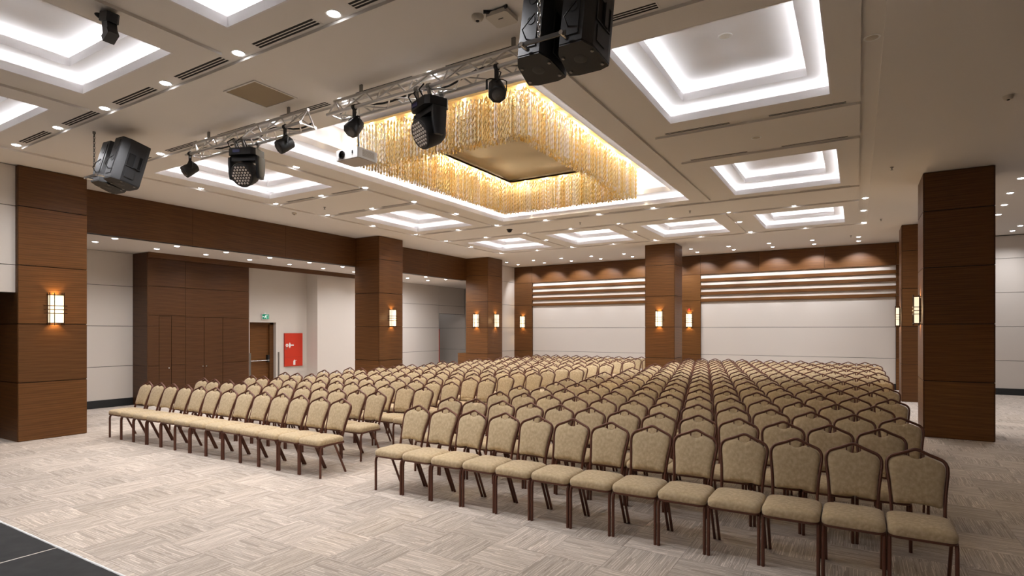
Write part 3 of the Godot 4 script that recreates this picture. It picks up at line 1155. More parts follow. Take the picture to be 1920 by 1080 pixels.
# ---------------------------------------------------------------- sconces
func build_sconces() -> void:
	var F := [
		[-4.33, 1.588, "x+", "first wooden column beside the stage"], [-4.312, 4.607, "x+", "middle wall column, beside the white alcove"],
		[-4.485, 6.48, "d-", "third wall column, on its stage side face"], [-4.30, 6.662, "x+", "third wall column, on its hall side face"],
		[-4.498, 7.776, "d-", "wooden pilaster in the back corner"], [-1.96, 6.54, "d-", "free standing column at the back"],
		[-1.925, 7.776, "d-", "back wall pilaster behind the free standing column"],
		[0.356, 6.72, "x-", "column half hidden behind the big column"], [0.356, 4.632, "x-", "big free standing column by the open carpet"],
	]
	var g := MB.new()
	# opal glass: front and two sides of a tray, open above and below
	g.box(Vector3(-0.10, -0.24, 0.095), Vector3(0.10, 0.24, 0.102))
	g.box(Vector3(-0.10, -0.24, 0.03), Vector3(-0.093, 0.24, 0.095))
	g.box(Vector3(0.093, -0.24, 0.03), Vector3(0.10, 0.24, 0.095))
	var gm := g.mesh()
	var rods := []
	for q in [[-0.105, 0.108], [0.105, 0.108], [-0.035, 0.108], [-0.105, 0.02], [0.105, 0.02]]:
		var b := MB.new()
		b.cyl(Vector3(q[0], -0.285, q[1]), Vector3(q[0], 0.285, q[1]), 0.006, 8)
		rods.append(b.mesh())
	var bars := []
	for y in [-0.075, -0.01, 0.055]:
		var b := MB.new()
		b.box(Vector3(-0.15, y - 0.008, 0.112), Vector3(0.15, y + 0.008, 0.120))
		b.box(Vector3(-0.15, y - 0.006, 0.0), Vector3(-0.142, y + 0.006, 0.112))
		b.box(Vector3(0.142, y - 0.006, 0.0), Vector3(0.15, y + 0.006, 0.112))
		bars.append(b.mesh())
	var rim := MB.new()
	for y in [-0.245, 0.245]:
		rim.box(Vector3(-0.11, y - 0.006, 0.10), Vector3(0.11, y + 0.006, 0.113))
		rim.box(Vector3(-0.11, y - 0.006, 0.0), Vector3(-0.10, y + 0.006, 0.10))
		rim.box(Vector3(0.10, y - 0.006, 0.0), Vector3(0.11, y + 0.006, 0.10))
	var rm := rim.mesh()
	for f in F:
		var yaw: float = {"x+": PI / 2, "d-": 0.0, "x-": -PI / 2}[f[2]]
		var o := thing("wall_sconce", "lit bronze and opal glass sconce on the %s" % f[3], "sconce", at(f[0], f[1], 2.265), "bronze wall sconces")
		o.rotation.y = yaw
		bx("back_plate", Vector3(-0.08, -0.22, 0.001), Vector3(0.08, 0.22, 0.012), M.bronze, o)
		obj("shade", gm, M.opal, o)
		for m in rods:
			obj("rod", m, M.bronze, o)
		for m in bars:
			obj("bar", m, M.bronze, o)
		obj("rim", rm, M.bronze, o)
		var n := Basis(Vector3.UP, yaw) * Vector3(0, 0, 1)
		var c := Color(1.0, 0.82, 0.58)
		spot(o.position + n * 0.05 + Vector3(0, 0.2, 0), Vector3(0, 1, 0), 0.22, 55.0, c, 0.6, 0.03)
		spot(o.position + n * 0.05 + Vector3(0, -0.2, 0), Vector3(0, -1, 0), 0.22, 55.0, c, 0.6, 0.03)
		omni(o.position + n * 0.20, 0.07, c, 0.1)
	var st := thing("alarm_strobe", "small red alarm strobe above the pilaster sconce", "alarm", at(-1.93, 7.776, 2.66))
	var b2 := MB.new()
	b2.lathe([Vector2(0.05, 0.0), Vector2(0.05, 0.02), Vector2(0.035, 0.05), Vector2(0.015, 0.06)], Transform3D(Basis(Vector3.RIGHT, PI / 2), Vector3.ZERO), 14)
	obj("dome", b2.mesh(), M.red, st)
	bx("plate", Vector3(-0.04, -0.04, 0.0), Vector3(0.04, 0.04, 0.01), M.darkred, st)


# ---------------------------------------------------------------- trusses and what hangs from them
func truss(label: String, x0: float, x1: float) -> void:
	var len_ := (x1 - x0) * U
	var o := thing("lighting_truss", label, "truss", at((x0 + x1) / 2, 1.673, 4.396))
	var h := len_ / 2.0
	var ch := [Vector2(0.0, 0.11), Vector2(0.0, -0.11), Vector2(0.19, 0.0)]
	for c in ch:
		var b := MB.new()
		b.tube([Vector3(-h, c.x, c.y), Vector3(h, c.x, c.y)], 0.021, 0.021, 12)
		obj("chord", b.mesh(), M.alu, o)
	var bays := int(round(len_ / 0.24))
	for pr in [[0, 1], [1, 2], [2, 0]]:
		for k in bays:
			var a: Vector2 = ch[pr[k % 2]]
			var c: Vector2 = ch[pr[(k + 1) % 2]]
			var b := MB.new()
			b.tube([Vector3(-h + 0.03 + (len_ - 0.06) * k / bays, a.x, a.y), Vector3(-h + 0.03 + (len_ - 0.06) * (k + 1) / bays, c.x, c.y)], 0.0095, 0.0095, 6)
			obj("brace", b.mesh(), M.alu, o)
		for s in [-1, 1]:
			var b := MB.new()
			b.tube([Vector3(s * (h - 0.02), ch[pr[0]].x, ch[pr[0]].y), Vector3(s * (h - 0.02), ch[pr[1]].x, ch[pr[1]].y)], 0.010, 0.010, 6)
			obj("end_brace", b.mesh(), M.alu, o)
	for s in [-0.7, 0.7]:
		bx("ceiling_hanger", Vector3(s * h - 0.02, 0.19, -0.01), Vector3(s * h + 0.02, CEIL - 4.396, 0.01), M.steel, o)
	# black cable lying along the truss
	var pts := []
	for k in 25:
		var f := k / 24.0
		pts.append(Vector3(-h + 0.05 + (len_ - 0.1) * f, 0.055 + 0.03 * sin(f * 19.0), -0.04 + 0.05 * sin(f * 11.0)))
	var cb := MB.new()
	cb.tube(pts, 0.011, 0.011, 6)
	obj("cable", cb.mesh(), M.rubber, o)


func moving_head(label: String, x: float, n: Vector3) -> void:
	var o := thing("moving_head_light", label, "stage light", at(x, 1.673, 4.396))
	n = n.normalized()
	# clamps and base
	for s in [-0.08, 0.08]:
		for q in [-0.11, 0.11]:
			var b := MB.new()
			b.tube([Vector3(s, 0.0, q), Vector3(s, -0.03, q * 1.05), Vector3(s, -0.11, q * 0.8)], 0.014, 0.022, 8)
			b.lathe([Vector2(0.022, -0.02), Vector2(0.03, -0.02), Vector2(0.03, 0.02), Vector2(0.022, 0.02)], Transform3D(Basis(Vector3.BACK, PI / 2), Vector3(s, 0.0, q)), 12, false, false)
			obj("clamp", b.mesh(), M.steel, o)
	var yawn := atan2(n.x, n.z)
	var x2 := Basis(Vector3.UP, yawn)
	var b := MB.new()
	b.prism([Vector2(-0.19, -0.10), Vector2(-0.14, -0.14), Vector2(0.14, -0.14), Vector2(0.19, -0.10), Vector2(0.19, 0.10), Vector2(0.14, 0.14), Vector2(-0.14, 0.14), Vector2(-0.19, 0.10)], -0.20, -0.11, Transform3D(x2, Vector3.ZERO))
	var base := obj("base", b.mesh(), M.rubber, o)
	b = MB.new()
	for k in 3:
		b.tube([x2 * Vector3(-0.15 + 0.12 * k, -0.12, 0.12), x2 * Vector3(-0.17 + 0.12 * k, -0.04, 0.16), x2 * Vector3(-0.10 + 0.1 * k, 0.02, 0.12)], 0.008, 0.008, 6)
	obj("cable", b.mesh(), M.rubber, base)
	bx("display", Vector3(-0.05, -0.02, -0.004), Vector3(0.05, 0.02, 0.004), mat(Color(0.14, 0.16, 0.42), 0.2), base)
	(base.get_node("display") as Node3D).transform = Transform3D(x2, x2 * Vector3(-0.06, -0.155, 0.142))
	# yoke
	b = MB.new()
	b.prism([Vector2(-0.195, -0.07), Vector2(0.195, -0.07), Vector2(0.195, 0.07), Vector2(-0.195, 0.07)], -0.265, -0.205, Transform3D(x2, Vector3.ZERO))
	for s in [-1.0, 1.0]:
		var rings := []
		for q in [[-0.215, 0.075], [-0.30, 0.078], [-0.42, 0.068], [-0.50, 0.045]]:
			var r := PackedVector3Array()
			for v in [Vector2(-0.022, -1), Vector2(0.022, -1), Vector2(0.022, 1), Vector2(-0.022, 1)]:
				r.append(x2 * Vector3(s * 0.195 + v.x, q[0], v.y * q[1]))
			r.reverse()
			rings.append(r)
		rings.reverse()
		for r in rings:
			r.reverse()
		b.loft(rings)
	obj("yoke", b.mesh(), M.plastic, o)
	# head
	var up := n
	var side := x2 * Vector3(1, 0, 0)
	var hx := Transform3D(Basis(side, up, side.cross(up)), Vector3(0, -0.42, 0))
	b = MB.new()
	b.lathe([Vector2(0.07, -0.15), Vector2(0.115, -0.13), Vector2(0.145, -0.07), Vector2(0.155, 0.03), Vector2(0.158, 0.11), Vector2(0.148, 0.125)], hx, 28)
	var head := obj("head", b.mesh(), M.rubber, o)
	b = MB.new()
	b.lathe([Vector2(0.14, 0.1255), Vector2(0.135, 0.129)], hx, 28)
	obj("lens_plate", b.mesh(), mat(Color(0.20, 0.18, 0.17), 0.5), head)
	b = MB.new()
	for i in range(-3, 4):
		for j in range(-3, 4):
			var k := i + j
			if absi(k) > 3:
				continue
			var q := Vector2(i + j * 0.5, j * 0.866) * 0.0395
			b.lathe([Vector2(0.015, 0.129), Vector2(0.012, 0.136), Vector2(0.005, 0.139)], hx * Transform3D(Basis(), Vector3(q.x, 0, q.y)), 8, false)
	obj("lens_array", b.mesh(), mat(Color(0.74, 0.70, 0.66), 0.2, 0.3), head)


func small_head(label: String, x: float, zoff: float, n: Vector3) -> void:
	var p0 := at(x, 1.673, 4.396) + Vector3(0, 0, zoff)
	var o := thing("small_spotlight", label, "stage light", p0, "small black spotlights on the trusses")
	n = n.normalized()
	var b := MB.new()
	b.lathe([Vector2(0.022, -0.018), Vector2(0.032, -0.018), Vector2(0.032, 0.018), Vector2(0.022, 0.018)], Transform3D(Basis(Vector3.BACK, PI / 2), Vector3.ZERO), 12, false, false)
	b.box(Vector3(-0.018, -0.12, -0.012), Vector3(0.018, -0.025, 0.012))
	obj("clamp", b.mesh(), M.rubber, o)
	var yawn := atan2(n.x, n.z)
	var x2 := Basis(Vector3.UP, yawn)
	b = MB.new()
	b.tube([x2 * Vector3(-0.095, -0.22, 0), x2 * Vector3(-0.095, -0.13, 0), x2 * Vector3(-0.06, -0.115, 0), x2 * Vector3(0.06, -0.115, 0), x2 * Vector3(0.095, -0.13, 0), x2 * Vector3(0.095, -0.22, 0)], 0.012, 0.006, 8)
	obj("bracket", b.mesh(), M.rubber, o)
	b = MB.new()
	b.tube([Vector3(0.03, -0.05, 0.02), Vector3(0.08, -0.09, 0.05), Vector3(0.06, -0.15, 0.06), Vector3(0.01, -0.17, 0.05)], 0.006, 0.006, 6)
	obj("cable", b.mesh(), M.rubber, o)
	var side := x2 * Vector3(1, 0, 0)
	var hx := Transform3D(Basis(side, n, side.cross(n)), Vector3(0, -0.22, 0))
	b = MB.new()
	var rings := []
	for q in [[-0.10, 0.055], [-0.085, 0.07], [0.04, 0.082], [0.085, 0.082], [0.095, 0.074]]:
		var r := PackedVector3Array()
		for k in 8:
			var a := -TAU * (k + 0.5) / 8.0
			r.append(hx * Vector3(cos(a) * q[1] * 1.08, q[0], sin(a) * q[1] * 1.08))
		rings.append(r)
	b.loft(rings)
	obj("body", b.mesh(), M.rubber, o)
	b = MB.new()
	b.lathe([Vector2(0.055, 0.0955), Vector2(0.05, 0.099), Vector2(0.02, 0.104)], hx, 16, false)
	obj("lens", b.mesh(), mat(Color(0.30, 0.29, 0.28), 0.15, 0.2), o)


func speaker(label: String, pos: Vector3, yaw: float, tilt: float, tint: Material) -> void:
	var o := thing("loudspeaker", label, "loudspeaker", pos)
	o.rotation = Vector3(-tilt, yaw, 0)
	o.scale = Vector3(0.88, 0.95, 0.92)
	# plan: back (towards the camera, +z) narrow, front (-z) wide
	var plan := [Vector2(-0.10, 0.20), Vector2(0.10, 0.20), Vector2(0.155, 0.10), Vector2(0.185, -0.13), Vector2(0.185, -0.17), Vector2(0.10, -0.195), Vector2(-0.10, -0.195), Vector2(-0.185, -0.17), Vector2(-0.185, -0.13), Vector2(-0.155, 0.10)]
	var b := MB.new()
	b.prism(plan, -0.31, 0.31)
	var body := obj("cabinet", b.mesh(), tint, o)
	b = MB.new()
	var inset := plan.map(func(q): return q * 0.985)
	b.prism(inset, -0.325, -0.31)
	var bp := obj("bottom_plate", b.mesh(), M.rubber, o)
	b = MB.new()
	b.prism(inset, 0.31, 0.325)
	obj("top_plate", b.mesh(), M.rubber, o)
	for q in [Vector2(-0.13, 0.06), Vector2(0.13, 0.06), Vector2(-0.145, -0.12), Vector2(0.145, -0.12)]:
		b = MB.new()
		b.lathe([Vector2(0.012, -0.334), Vector2(0.016, -0.330), Vector2(0.016, -0.325)], Transform3D(Basis(), Vector3(q.x, 0, q.y)), 10)
		obj("bolt", b.mesh(), M.steel, bp)
	b = MB.new()
	b.lathe([Vector2(0.028, -0.329), Vector2(0.05, -0.328), Vector2(0.055, -0.325)], Transform3D(Basis(), Vector3(0, 0, 0.0)), 18)
	obj("pole_socket", b.mesh(), M.black, bp)
	# grille on the front
	b = MB.new()
	b.prism([Vector2(-0.175, -0.175), Vector2(-0.09, -0.200), Vector2(0.09, -0.200), Vector2(0.175, -0.175), Vector2(0.175, -0.168), Vector2(-0.175, -0.168)], -0.30, 0.30)
	obj("grille", b.mesh(), M.black, o)
	# recessed handles on both sides: a dark pocket framed by a rim, with a grip across
	for s in [-1.0, 1.0]:
		var nrm := Vector3(s * 0.23, 0, 0.03).normalized()
		var tx := Transform3D(Basis(Vector3.UP.cross(nrm).normalized(), Vector3.UP, nrm), Vector3(s * 0.170, 0.02, -0.015))
		b = MB.new()
		b.obox(tx * Transform3D(Basis(), Vector3(0, 0, 0.001)), Vector3(0.19, 0.19, 0.004))
		obj("handle_pocket", b.mesh(), M.slot, o)
		b = MB.new()
		for e in [[Vector3(0, 0.10, 0.004), Vector3(0.21, 0.012, 0.012)], [Vector3(0, -0.10, 0.004), Vector3(0.21, 0.012, 0.012)], [Vector3(0.10, 0, 0.004), Vector3(0.012, 0.20, 0.012)], [Vector3(-0.10, 0, 0.004), Vector3(0.012, 0.20, 0.012)], [Vector3(0.02, 0, 0.012), Vector3(0.05, 0.20, 0.022)]]:
			b.obox(tx * Transform3D(Basis(), e[0]), e[1])
		obj("handle", b.mesh(), tint, o)
		b = MB.new()
		b.obox(tx * Transform3D(Basis(), Vector3(-0.02, -0.20, 0.004)), Vector3(0.12, 0.14, 0.008))
		obj("side_plate", b.mesh(), M.plastic, o)
	# connector strip and round badges on the back
	bx("connector_plate", Vector3(-0.06, -0.25, 0.20), Vector3(0.06, 0.28, 0.206), M.black, o)
	for y in [-0.02, 0.16]:
		b = MB.new()
		b.lathe([Vector2(0.030, 0.206), Vector2(0.036, 0.210), Vector2(0.036, 0.206)], Transform3D(Basis(Vector3.RIGHT, PI / 2), Vector3(0, y, 0)), 18, false, false)
		obj("port", b.mesh(), M.plastic, o)
	b = MB.new()
	b.tube([Vector3(-0.03, -0.18, 0.206), Vector3(-0.05, -0.12, 0.25), Vector3(0.02, -0.06, 0.26), Vector3(0.04, 0.02, 0.22)], 0.006, 0.006, 6)
	obj("cable", b.mesh(), M.rubber, o)


func chain(called: String, label: String, a: Vector3, c: Vector3, m: Material) -> void:
	var o := thing(called, label, "chain", c)
	var b := MB.new()
	var n := int(a.distance_to(c) / 0.034)
	var dir := (a - c).normalized()
	for k in n:
		var mid := dir * (k + 0.5) * a.distance_to(c) / n
		var sd := Vector3(1, 0, 0) if k % 2 == 0 else Vector3(0, 0, 1)
		var pts := []
		for j in 9:
			var an := TAU * j / 8.0
			pts.append(mid + dir * sin(an) * 0.022 + sd * cos(an) * 0.011)
		b.tube(pts, 0.004, 0.004, 5, Vector3(0.3, 0.2, 0.9), false)
	obj("links", b.mesh(), m, o)
	b = MB.new()
	b.lathe([Vector2(0.02, 0.0), Vector2(0.02, 0.03), Vector2(0.01, 0.035)], Transform3D(Basis(Vector3.RIGHT, PI), a - c), 10)
	obj("ceiling_eye", b.mesh(), M.steel, o)


func build_rigging() -> void:
	truss("aluminium triangle truss holding the large moving head by the columns", -2.93, -2.05)
	truss("aluminium triangle truss in front of the golden chandelier", -1.885, -0.85)
	var rt := Vector3(0.8557, 0, -0.5175)
	var fw := Vector3(-0.5175, 0, -0.8557)
	moving_head("large black moving head light facing the stage before the side coffer", -2.487, -fw * 0.9 - Vector3.UP * 0.42 - rt * 0.12)
	moving_head("large black moving head light tilted sideways before the chandelier", -1.373, -rt * 0.72 - Vector3.UP * 0.42 - fw * 0.55)
	small_head("small black spotlight at the wall end of the first truss", -2.895, 0.11, -fw * 0.5 + Vector3.DOWN * 0.55 - rt * 0.5)
	small_head("small black spotlight at the inner end of the first truss", -2.155, 0.11, -fw * 0.5 + Vector3.DOWN * 0.5 - rt * 0.6)
	small_head("small black spotlight hanging right above the white projector".replace("right ", ""), -1.727, 0.11, -fw * 0.4 + Vector3.DOWN * 0.6 - rt * 0.3)
	small_head("small black spotlight against the chandelier beside the twin loudspeakers", -1.049, 0.11, -fw * 0.6 + Vector3.DOWN * 0.7 + rt * 0.1)
	# loudspeakers
	var y := 4.19
	speaker("black loudspeaker of the twin pair, projector side", at(-0.749, 1.40, y), 0.04, 0.20, M.plastic)
	speaker("black loudspeaker of the twin pair, big coffer side", at(-0.623, 1.40, y), 0.0, 0.20, M.plastic)
	speaker("black loudspeaker near the wall column, facing the alcove", at(-3.215, 1.43, y), 0.10, 0.27, M.plastic)
	speaker("black loudspeaker near the wall column, facing the truss", at(-3.087, 1.43, y), 0.08, 0.27, M.plastic)
	for q in [[-0.688, "steel rigging bar joining the twin loudspeakers beside the big coffer", 1.385], [-3.15, "steel rigging bar joining the loudspeakers near the wall column", 1.404]]:
		var rb := thing("rigging_bar", q[1], "bar", at(q[0], q[2], 3.965))
		bx("bar", Vector3(-0.19, -0.014, 0.28), Vector3(0.19, 0.014, 0.295), mat(Color(0.36, 0.35, 0.34), 0.45, 0.6), rb)
		for s in [-0.16, 0.16]:
			var b := MB.new()
			b.cyl(Vector3(s, 0, 0.20), Vector3(s, 0, 0.305), 0.016)
			obj("bolt", b.mesh(), M.chrome, rb)
	chain("hanging_chain", "silver chain hanging between the twin loudspeakers", at(-0.688, 1.27, CEIL), at(-0.688, 1.27, 3.97), M.chrome)
	chain("hanging_chain", "dark chain and cable beside the loudspeakers near the wall column", at(-3.287, 1.372, CEIL), at(-3.287, 1.372, 4.06), M.rubber)
	# projector
	var p := thing("projector", "white ceiling projector hanging in front of the golden chandelier", "projector", at(-1.938, 1.845, 4.08))
	var b := MB.new()
	b.prism([Vector2(-0.20, -0.16), Vector2(0.20, -0.16), Vector2(0.20, 0.145), Vector2(0.185, 0.16), Vector2(-0.185, 0.16), Vector2(-0.20, 0.145)], -0.06, 0.065)
	obj("body", b.mesh(), M.white, p)
	bx("base_plate", Vector3(-0.19, -0.066, -0.15), Vector3(0.19, -0.06, 0.15), mat(Color(0.68, 0.64, 0.60), 0.5), p)
	b = MB.new()
	b.lathe([Vector2(0.05, 0.0), Vector2(0.052, 0.012), Vector2(0.04, 0.02), Vector2(0.036, 0.008)], Transform3D(Basis(Vector3.RIGHT, PI / 2), Vector3(-0.08, 0.0, 0.158)), 20, false, true)
	obj("lens", b.mesh(), mat(Color(0.05, 0.05, 0.06), 0.08), p)
	bx("sensor", Vector3(0.09, -0.005, 0.158), Vector3(0.11, 0.03, 0.163), M.slot, p)
	for k in 7:
		bx("vent_slat", Vector3(0.199, -0.035 + 0.012 * k, -0.11), Vector3(0.203, -0.029 + 0.012 * k, 0.09), M.offwhite, p)
	b = MB.new()
	b.tube([Vector3(0.02, 0.06, -0.02), Vector3(0.03, 0.16, -0.01), Vector3(0.035, 0.30, 0.0), Vector3(0.035, CEIL - 4.08, 0.0)], 0.012, 0.012, 8)
	obj("mount_pole", b.mesh(), M.rubber, p)
	# small camera-like spot over the stage edge
	var c := thing("ceiling_camera", "small black ceiling mounted camera beside the stage edge coffer", "camera", at(-2.055, 0.873, CEIL))
	b = MB.new()
	b.lathe([Vector2(0.012, -0.03), Vector2(0.035, -0.01), Vector2(0.04, 0.0)], Transform3D(), 14)
	obj("mount", b.mesh(), M.rubber, c)
	b = MB.new()
	b.tube([Vector3(0.0, -0.01, 0.0), Vector3(0.035, -0.03, -0.005), Vector3(0.075, -0.045, -0.01)], 0.014, 0.014, 8)
	obj("arm", b.mesh(), M.rubber, c)
	b = MB.new()
	var tx := Transform3D(Basis(Vector3.BACK, -0.25), Vector3(0.125, -0.055, -0.02))
	b.prism([Vector2(-0.065, -0.05), Vector2(0.07, -0.05), Vector2(0.09, -0.03), Vector2(0.09, 0.03), Vector2(0.07, 0.05), Vector2(-0.065, 0.05)], -0.04, 0.04, tx)
	obj("body", b.mesh(), M.plastic, c)
	b = MB.new()
	b.prism([Vector2(-0.05, -0.04), Vector2(0.04, -0.04), Vector2(0.04, 0.04), Vector2(-0.05, 0.04)], -0.15, -0.03, Transform3D(Basis(Vector3.BACK, 0.18), Vector3(0.125, -0.055, -0.02)))
	obj("neck", b.mesh(), M.plastic, c)
	b = MB.new()
	b.prism([Vector2(-0.06, -0.045), Vector2(0.05, -0.045), Vector2(0.06, -0.03), Vector2(0.06, 0.03), Vector2(0.05, 0.045), Vector2(-0.06, 0.045)], -0.03, 0.03, Transform3D(Basis(Vector3.BACK, 0.5), Vector3(0.15, -0.215, -0.02)))
	obj("lens_head", b.mesh(), M.plastic, c)


func build_ceiling_devices() -> void:
	var h := thing("access_hatch", "square beige ceiling access hatch near the truss gap", "hatch", at(-2.163, 1.521, CEIL))
	bx("panel", Vector3(-0.265, -0.008, -0.265), Vector3(0.265, -0.001, 0.265), mat(Color(0.60, 0.53, 0.42), 0.7), h)
	var b := MB.new()
	rect_frame(b, [-0.27, 0.27, -0.27, 0.27], 0.0, 0.02, -0.012, -0.0)
	obj("frame", b.mesh(), M.ceiling, h)
	var ap := thing("wireless_access_point", "white wireless access point with black arms beside the twin loudspeakers", "router", at(-0.963, 1.53, CEIL))
	b = MB.new()
	b.prism([Vector2(-0.11, -0.09), Vector2(-0.09, -0.11), Vector2(0.09, -0.11), Vector2(0.11, -0.09), Vector2(0.11, 0.09), Vector2(0.09, 0.11), Vector2(-0.09, 0.11), Vector2(-0.11, 0.09)], -0.05, -0.015)
	obj("body", b.mesh(), M.offwhite, ap)
	bx("status_slot", Vector3(-0.02, -0.052, 0.02), Vector3(0.03, -0.05, 0.03), M.slot, ap)
	for k in 3:
		b = MB.new()
		var a := 0.4 + TAU * k / 3.0
		b.tube([Vector3(0, -0.012, 0.06), Vector3(0, -0.012, 0.06) + Vector3(cos(a), 0, sin(a)) * 0.13], 0.018, 0.01, 8)
		obj("mount_arm", b.mesh(), M.rubber, ap)
	var sd := [[-1.034, 1.498, CEIL, "beside the access point"], [0.55, 3.18, CEIL, "above the open carpet before the big column"], [-4.1, 3.2, CEIL, "by the wooden beam"]]
	for q in sd:
		var o := thing("smoke_detector", "small round white smoke detector %s" % q[3], "detector", at(q[0], q[1], q[2]), "smoke detectors on the ceiling")
		b = MB.new()
		b.lathe([Vector2(0.03, -0.045), Vector2(0.045, -0.035), Vector2(0.055, -0.015), Vector2(0.055, 0.0)], Transform3D(), 18)
		obj("body", b.mesh(), M.offwhite, o)
		b = MB.new()
		b.lathe([Vector2(0.012, -0.052), Vector2(0.018, -0.045)], Transform3D(), 10)
		obj("sensor", b.mesh(), M.slot, o)
	var sp := [[0.18, 4.2, "over the strip end beside the big column"], [0.18, 6.1, "before the half hidden column"], [-0.06, 7.0, "before the back wall downlights"], [-1.2, 4.86, "behind the chandelier near its corner"], [-2.2, 4.86, "behind the chandelier middle"], [-3.7, 3.18, "between the two side coffers"]]
	for q in sp:
		var o := thing("sprinkler_head", "tiny dark sprinkler head %s" % q[2], "sprinkler", at(q[0], q[1], CEIL), "sprinkler heads on the ceiling")
		b = MB.new()
		b.lathe([Vector2(0.025, -0.05), Vector2(0.008, -0.04), Vector2(0.01, -0.015), Vector2(0.03, -0.006), Vector2(0.03, 0.0)], Transform3D(), 10)
		obj("head", b.mesh(), M.steel, o)
	var dc := thing("dome_camera", "small black dome camera behind the chandelier corner", "camera", at(-2.95, 4.83, CEIL))
	b = MB.new()
	b.lathe([Vector2(0.015, -0.085), Vector2(0.05, -0.07), Vector2(0.065, -0.035), Vector2(0.075, 0.0)], Transform3D(), 16)
	obj("dome", b.mesh(), M.rubber, dc)
	b = MB.new()
	b.lathe([Vector2(0.085, -0.012), Vector2(0.085, 0.0)], Transform3D(), 16)
	obj("ring", b.mesh(), M.plastic, dc)


# ---------------------------------------------------------------- chairs
func catmull(p: Array, n: int, closed := false) -> Array:
	var out := []
	var m := p.size()
	for i in (m if closed else m - 1):
		var a = p[(i - 1 + m) % m] if closed else p[maxi(i - 1, 0)]
		var b = p[i]
		var c = p[(i + 1) % m]
		var d = p[(i + 2) % m] if closed else p[mini(i + 2, m - 1)]
		for k in n:
			out.append(b.cubic_interpolate(c, a, d, float(k) / n))
	if not closed:
		out.append(p[m - 1])
	return out


func tilt_back(q: Vector2, off := 0.0) -> Vector3:
	# a point of the back given across and by height; off is forward of the back's middle plane
	var a := deg_to_rad(19.0)
	var s := (q.y - 0.41) / cos(a)
	var bow := 0.018 * sin(clampf((q.y - 0.45) / 0.45, 0.0, 1.0) * PI)
	return Vector3(q.x, 0.41 + s * cos(a) + off * sin(a), -0.372 - s * sin(a) + (off + bow * 0.6) * cos(a))


func chair_meshes() -> Dictionary:
	var d := {}
	# seat cushion
	var rings := []
	for q in [[0.412, 0.008, 0.05], [0.422, -0.001, 0.055], [0.448, -0.004, 0.06], [0.470, -0.001, 0.065], [0.486, 0.014, 0.07], [0.496, 0.042, 0.07], [0.502, 0.09, 0.07], [0.504, 0.14, 0.06]]:
		rings.append(round_rect(0.204 - q[1], 0.032 - q[1], -0.405 + q[1], q[2], q[0], 5))
	var b := MB.new()
	b.loft(rings)
	d.seat = b.mesh()
	b = MB.new()
	b.loft([round_rect(0.19, 0.02, -0.40, 0.05, 0.396, 4), round_rect(0.203, 0.033, -0.41, 0.055, 0.402, 4), round_rect(0.203, 0.033, -0.41, 0.055, 0.417, 4)])
	d.seat_frame = b.mesh()
	# front leg with the side rail it bends into; rear leg
	for s in [-1.0, 1.0]:
		b = MB.new()
		var x: float = s * 0.1955
		var path := [Vector3(x, 0, 0.0), Vector3(x, 0.18, 0.0), Vector3(x, 0.335, 0.0), Vector3(x, 0.372, -0.006), Vector3(x, 0.398, -0.026), Vector3(x, 0.408, -0.06), Vector3(x, 0.41, -0.15), Vector3(x, 0.41, -0.385)]
		b.tube(path, 0.0165, 0.0135, 10, Vector3(0, 0, 1))
		d["front_leg%d" % int(s)] = b.mesh()
		b = MB.new()
		b.tube([Vector3(x * 0.985, 0.405, -0.23), Vector3(x * 0.985, 0.36, -0.255), Vector3(x * 0.985, 0.19, -0.335), Vector3(x * 0.985, 0.0, -0.425)], 0.016, 0.0125, 10, Vector3(0, 0, 1))
		d["rear_leg%d" % int(s)] = b.mesh()
	# back frame: one bent tube up one side, over the pointed crown and down the other
	var half := [Vector2(0.172, 0.405), Vector2(0.168, 0.46), Vector2(0.170, 0.55), Vector2(0.178, 0.65), Vector2(0.189, 0.74), Vector2(0.196, 0.80), Vector2(0.193, 0.845), Vector2(0.172, 0.878), Vector2(0.135, 0.896), Vector2(0.09, 0.913), Vector2(0.05, 0.930), Vector2(0.018, 0.944), Vector2(0.0, 0.947)]
	var pts := []
	for q in half:
		pts.append(q)
	for k in range(half.size() - 2, -1, -1):
		pts.append(Vector2(-half[k].x, half[k].y))
	b = MB.new()
	b.tube(catmull(pts, 3).map(func(q): return tilt_back(q)), 0.0125, 0.018, 8, Vector3(1, 0, 0))
	# two short posts beside the hand hole
	for s in [-1.0, 1.0]:
		b.tube([tilt_back(Vector2(s * 0.048, 0.875)), tilt_back(Vector2(s * 0.05, 0.930))], 0.006, 0.009, 6, Vector3(1, 0, 0))
	d.back_frame = b.mesh()
	# pad
	var ph := [Vector2(0.0, 0.555), Vector2(0.08, 0.55), Vector2(0.135, 0.541), Vector2(0.155, 0.553), Vector2(0.160, 0.60), Vector2(0.168, 0.68), Vector2(0.178, 0.755), Vector2(0.183, 0.81), Vector2(0.176, 0.845), Vector2(0.152, 0.868), Vector2(0.115, 0.885), Vector2(0.078, 0.897), Vector2(0.052, 0.896), Vector2(0.028, 0.882), Vector2(0.0, 0.877)]
	pts = []
	for q in ph:
		pts.append(q)
	for k in range(ph.size() - 2, 0, -1):
		pts.append(Vector2(-ph[k].x, ph[k].y))
	pts = catmull(pts, 2, true)
	var mid := Vector2(0, 0.715)
	rings = []
	for q in [[-0.026, 0.40], [-0.026, 0.80], [-0.022, 0.93], [-0.012, 0.985], [0.0, 1.0], [0.014, 0.985], [0.026, 0.92], [0.032, 0.76], [0.034, 0.38]]:
		var r := PackedVector3Array()
		for v in pts:
			r.append(tilt_back(mid + (v - mid) * q[1], q[0]))
		rings.append(r)
	b = MB.new()
	b.loft(rings)
	d.backrest = b.mesh()
	return d


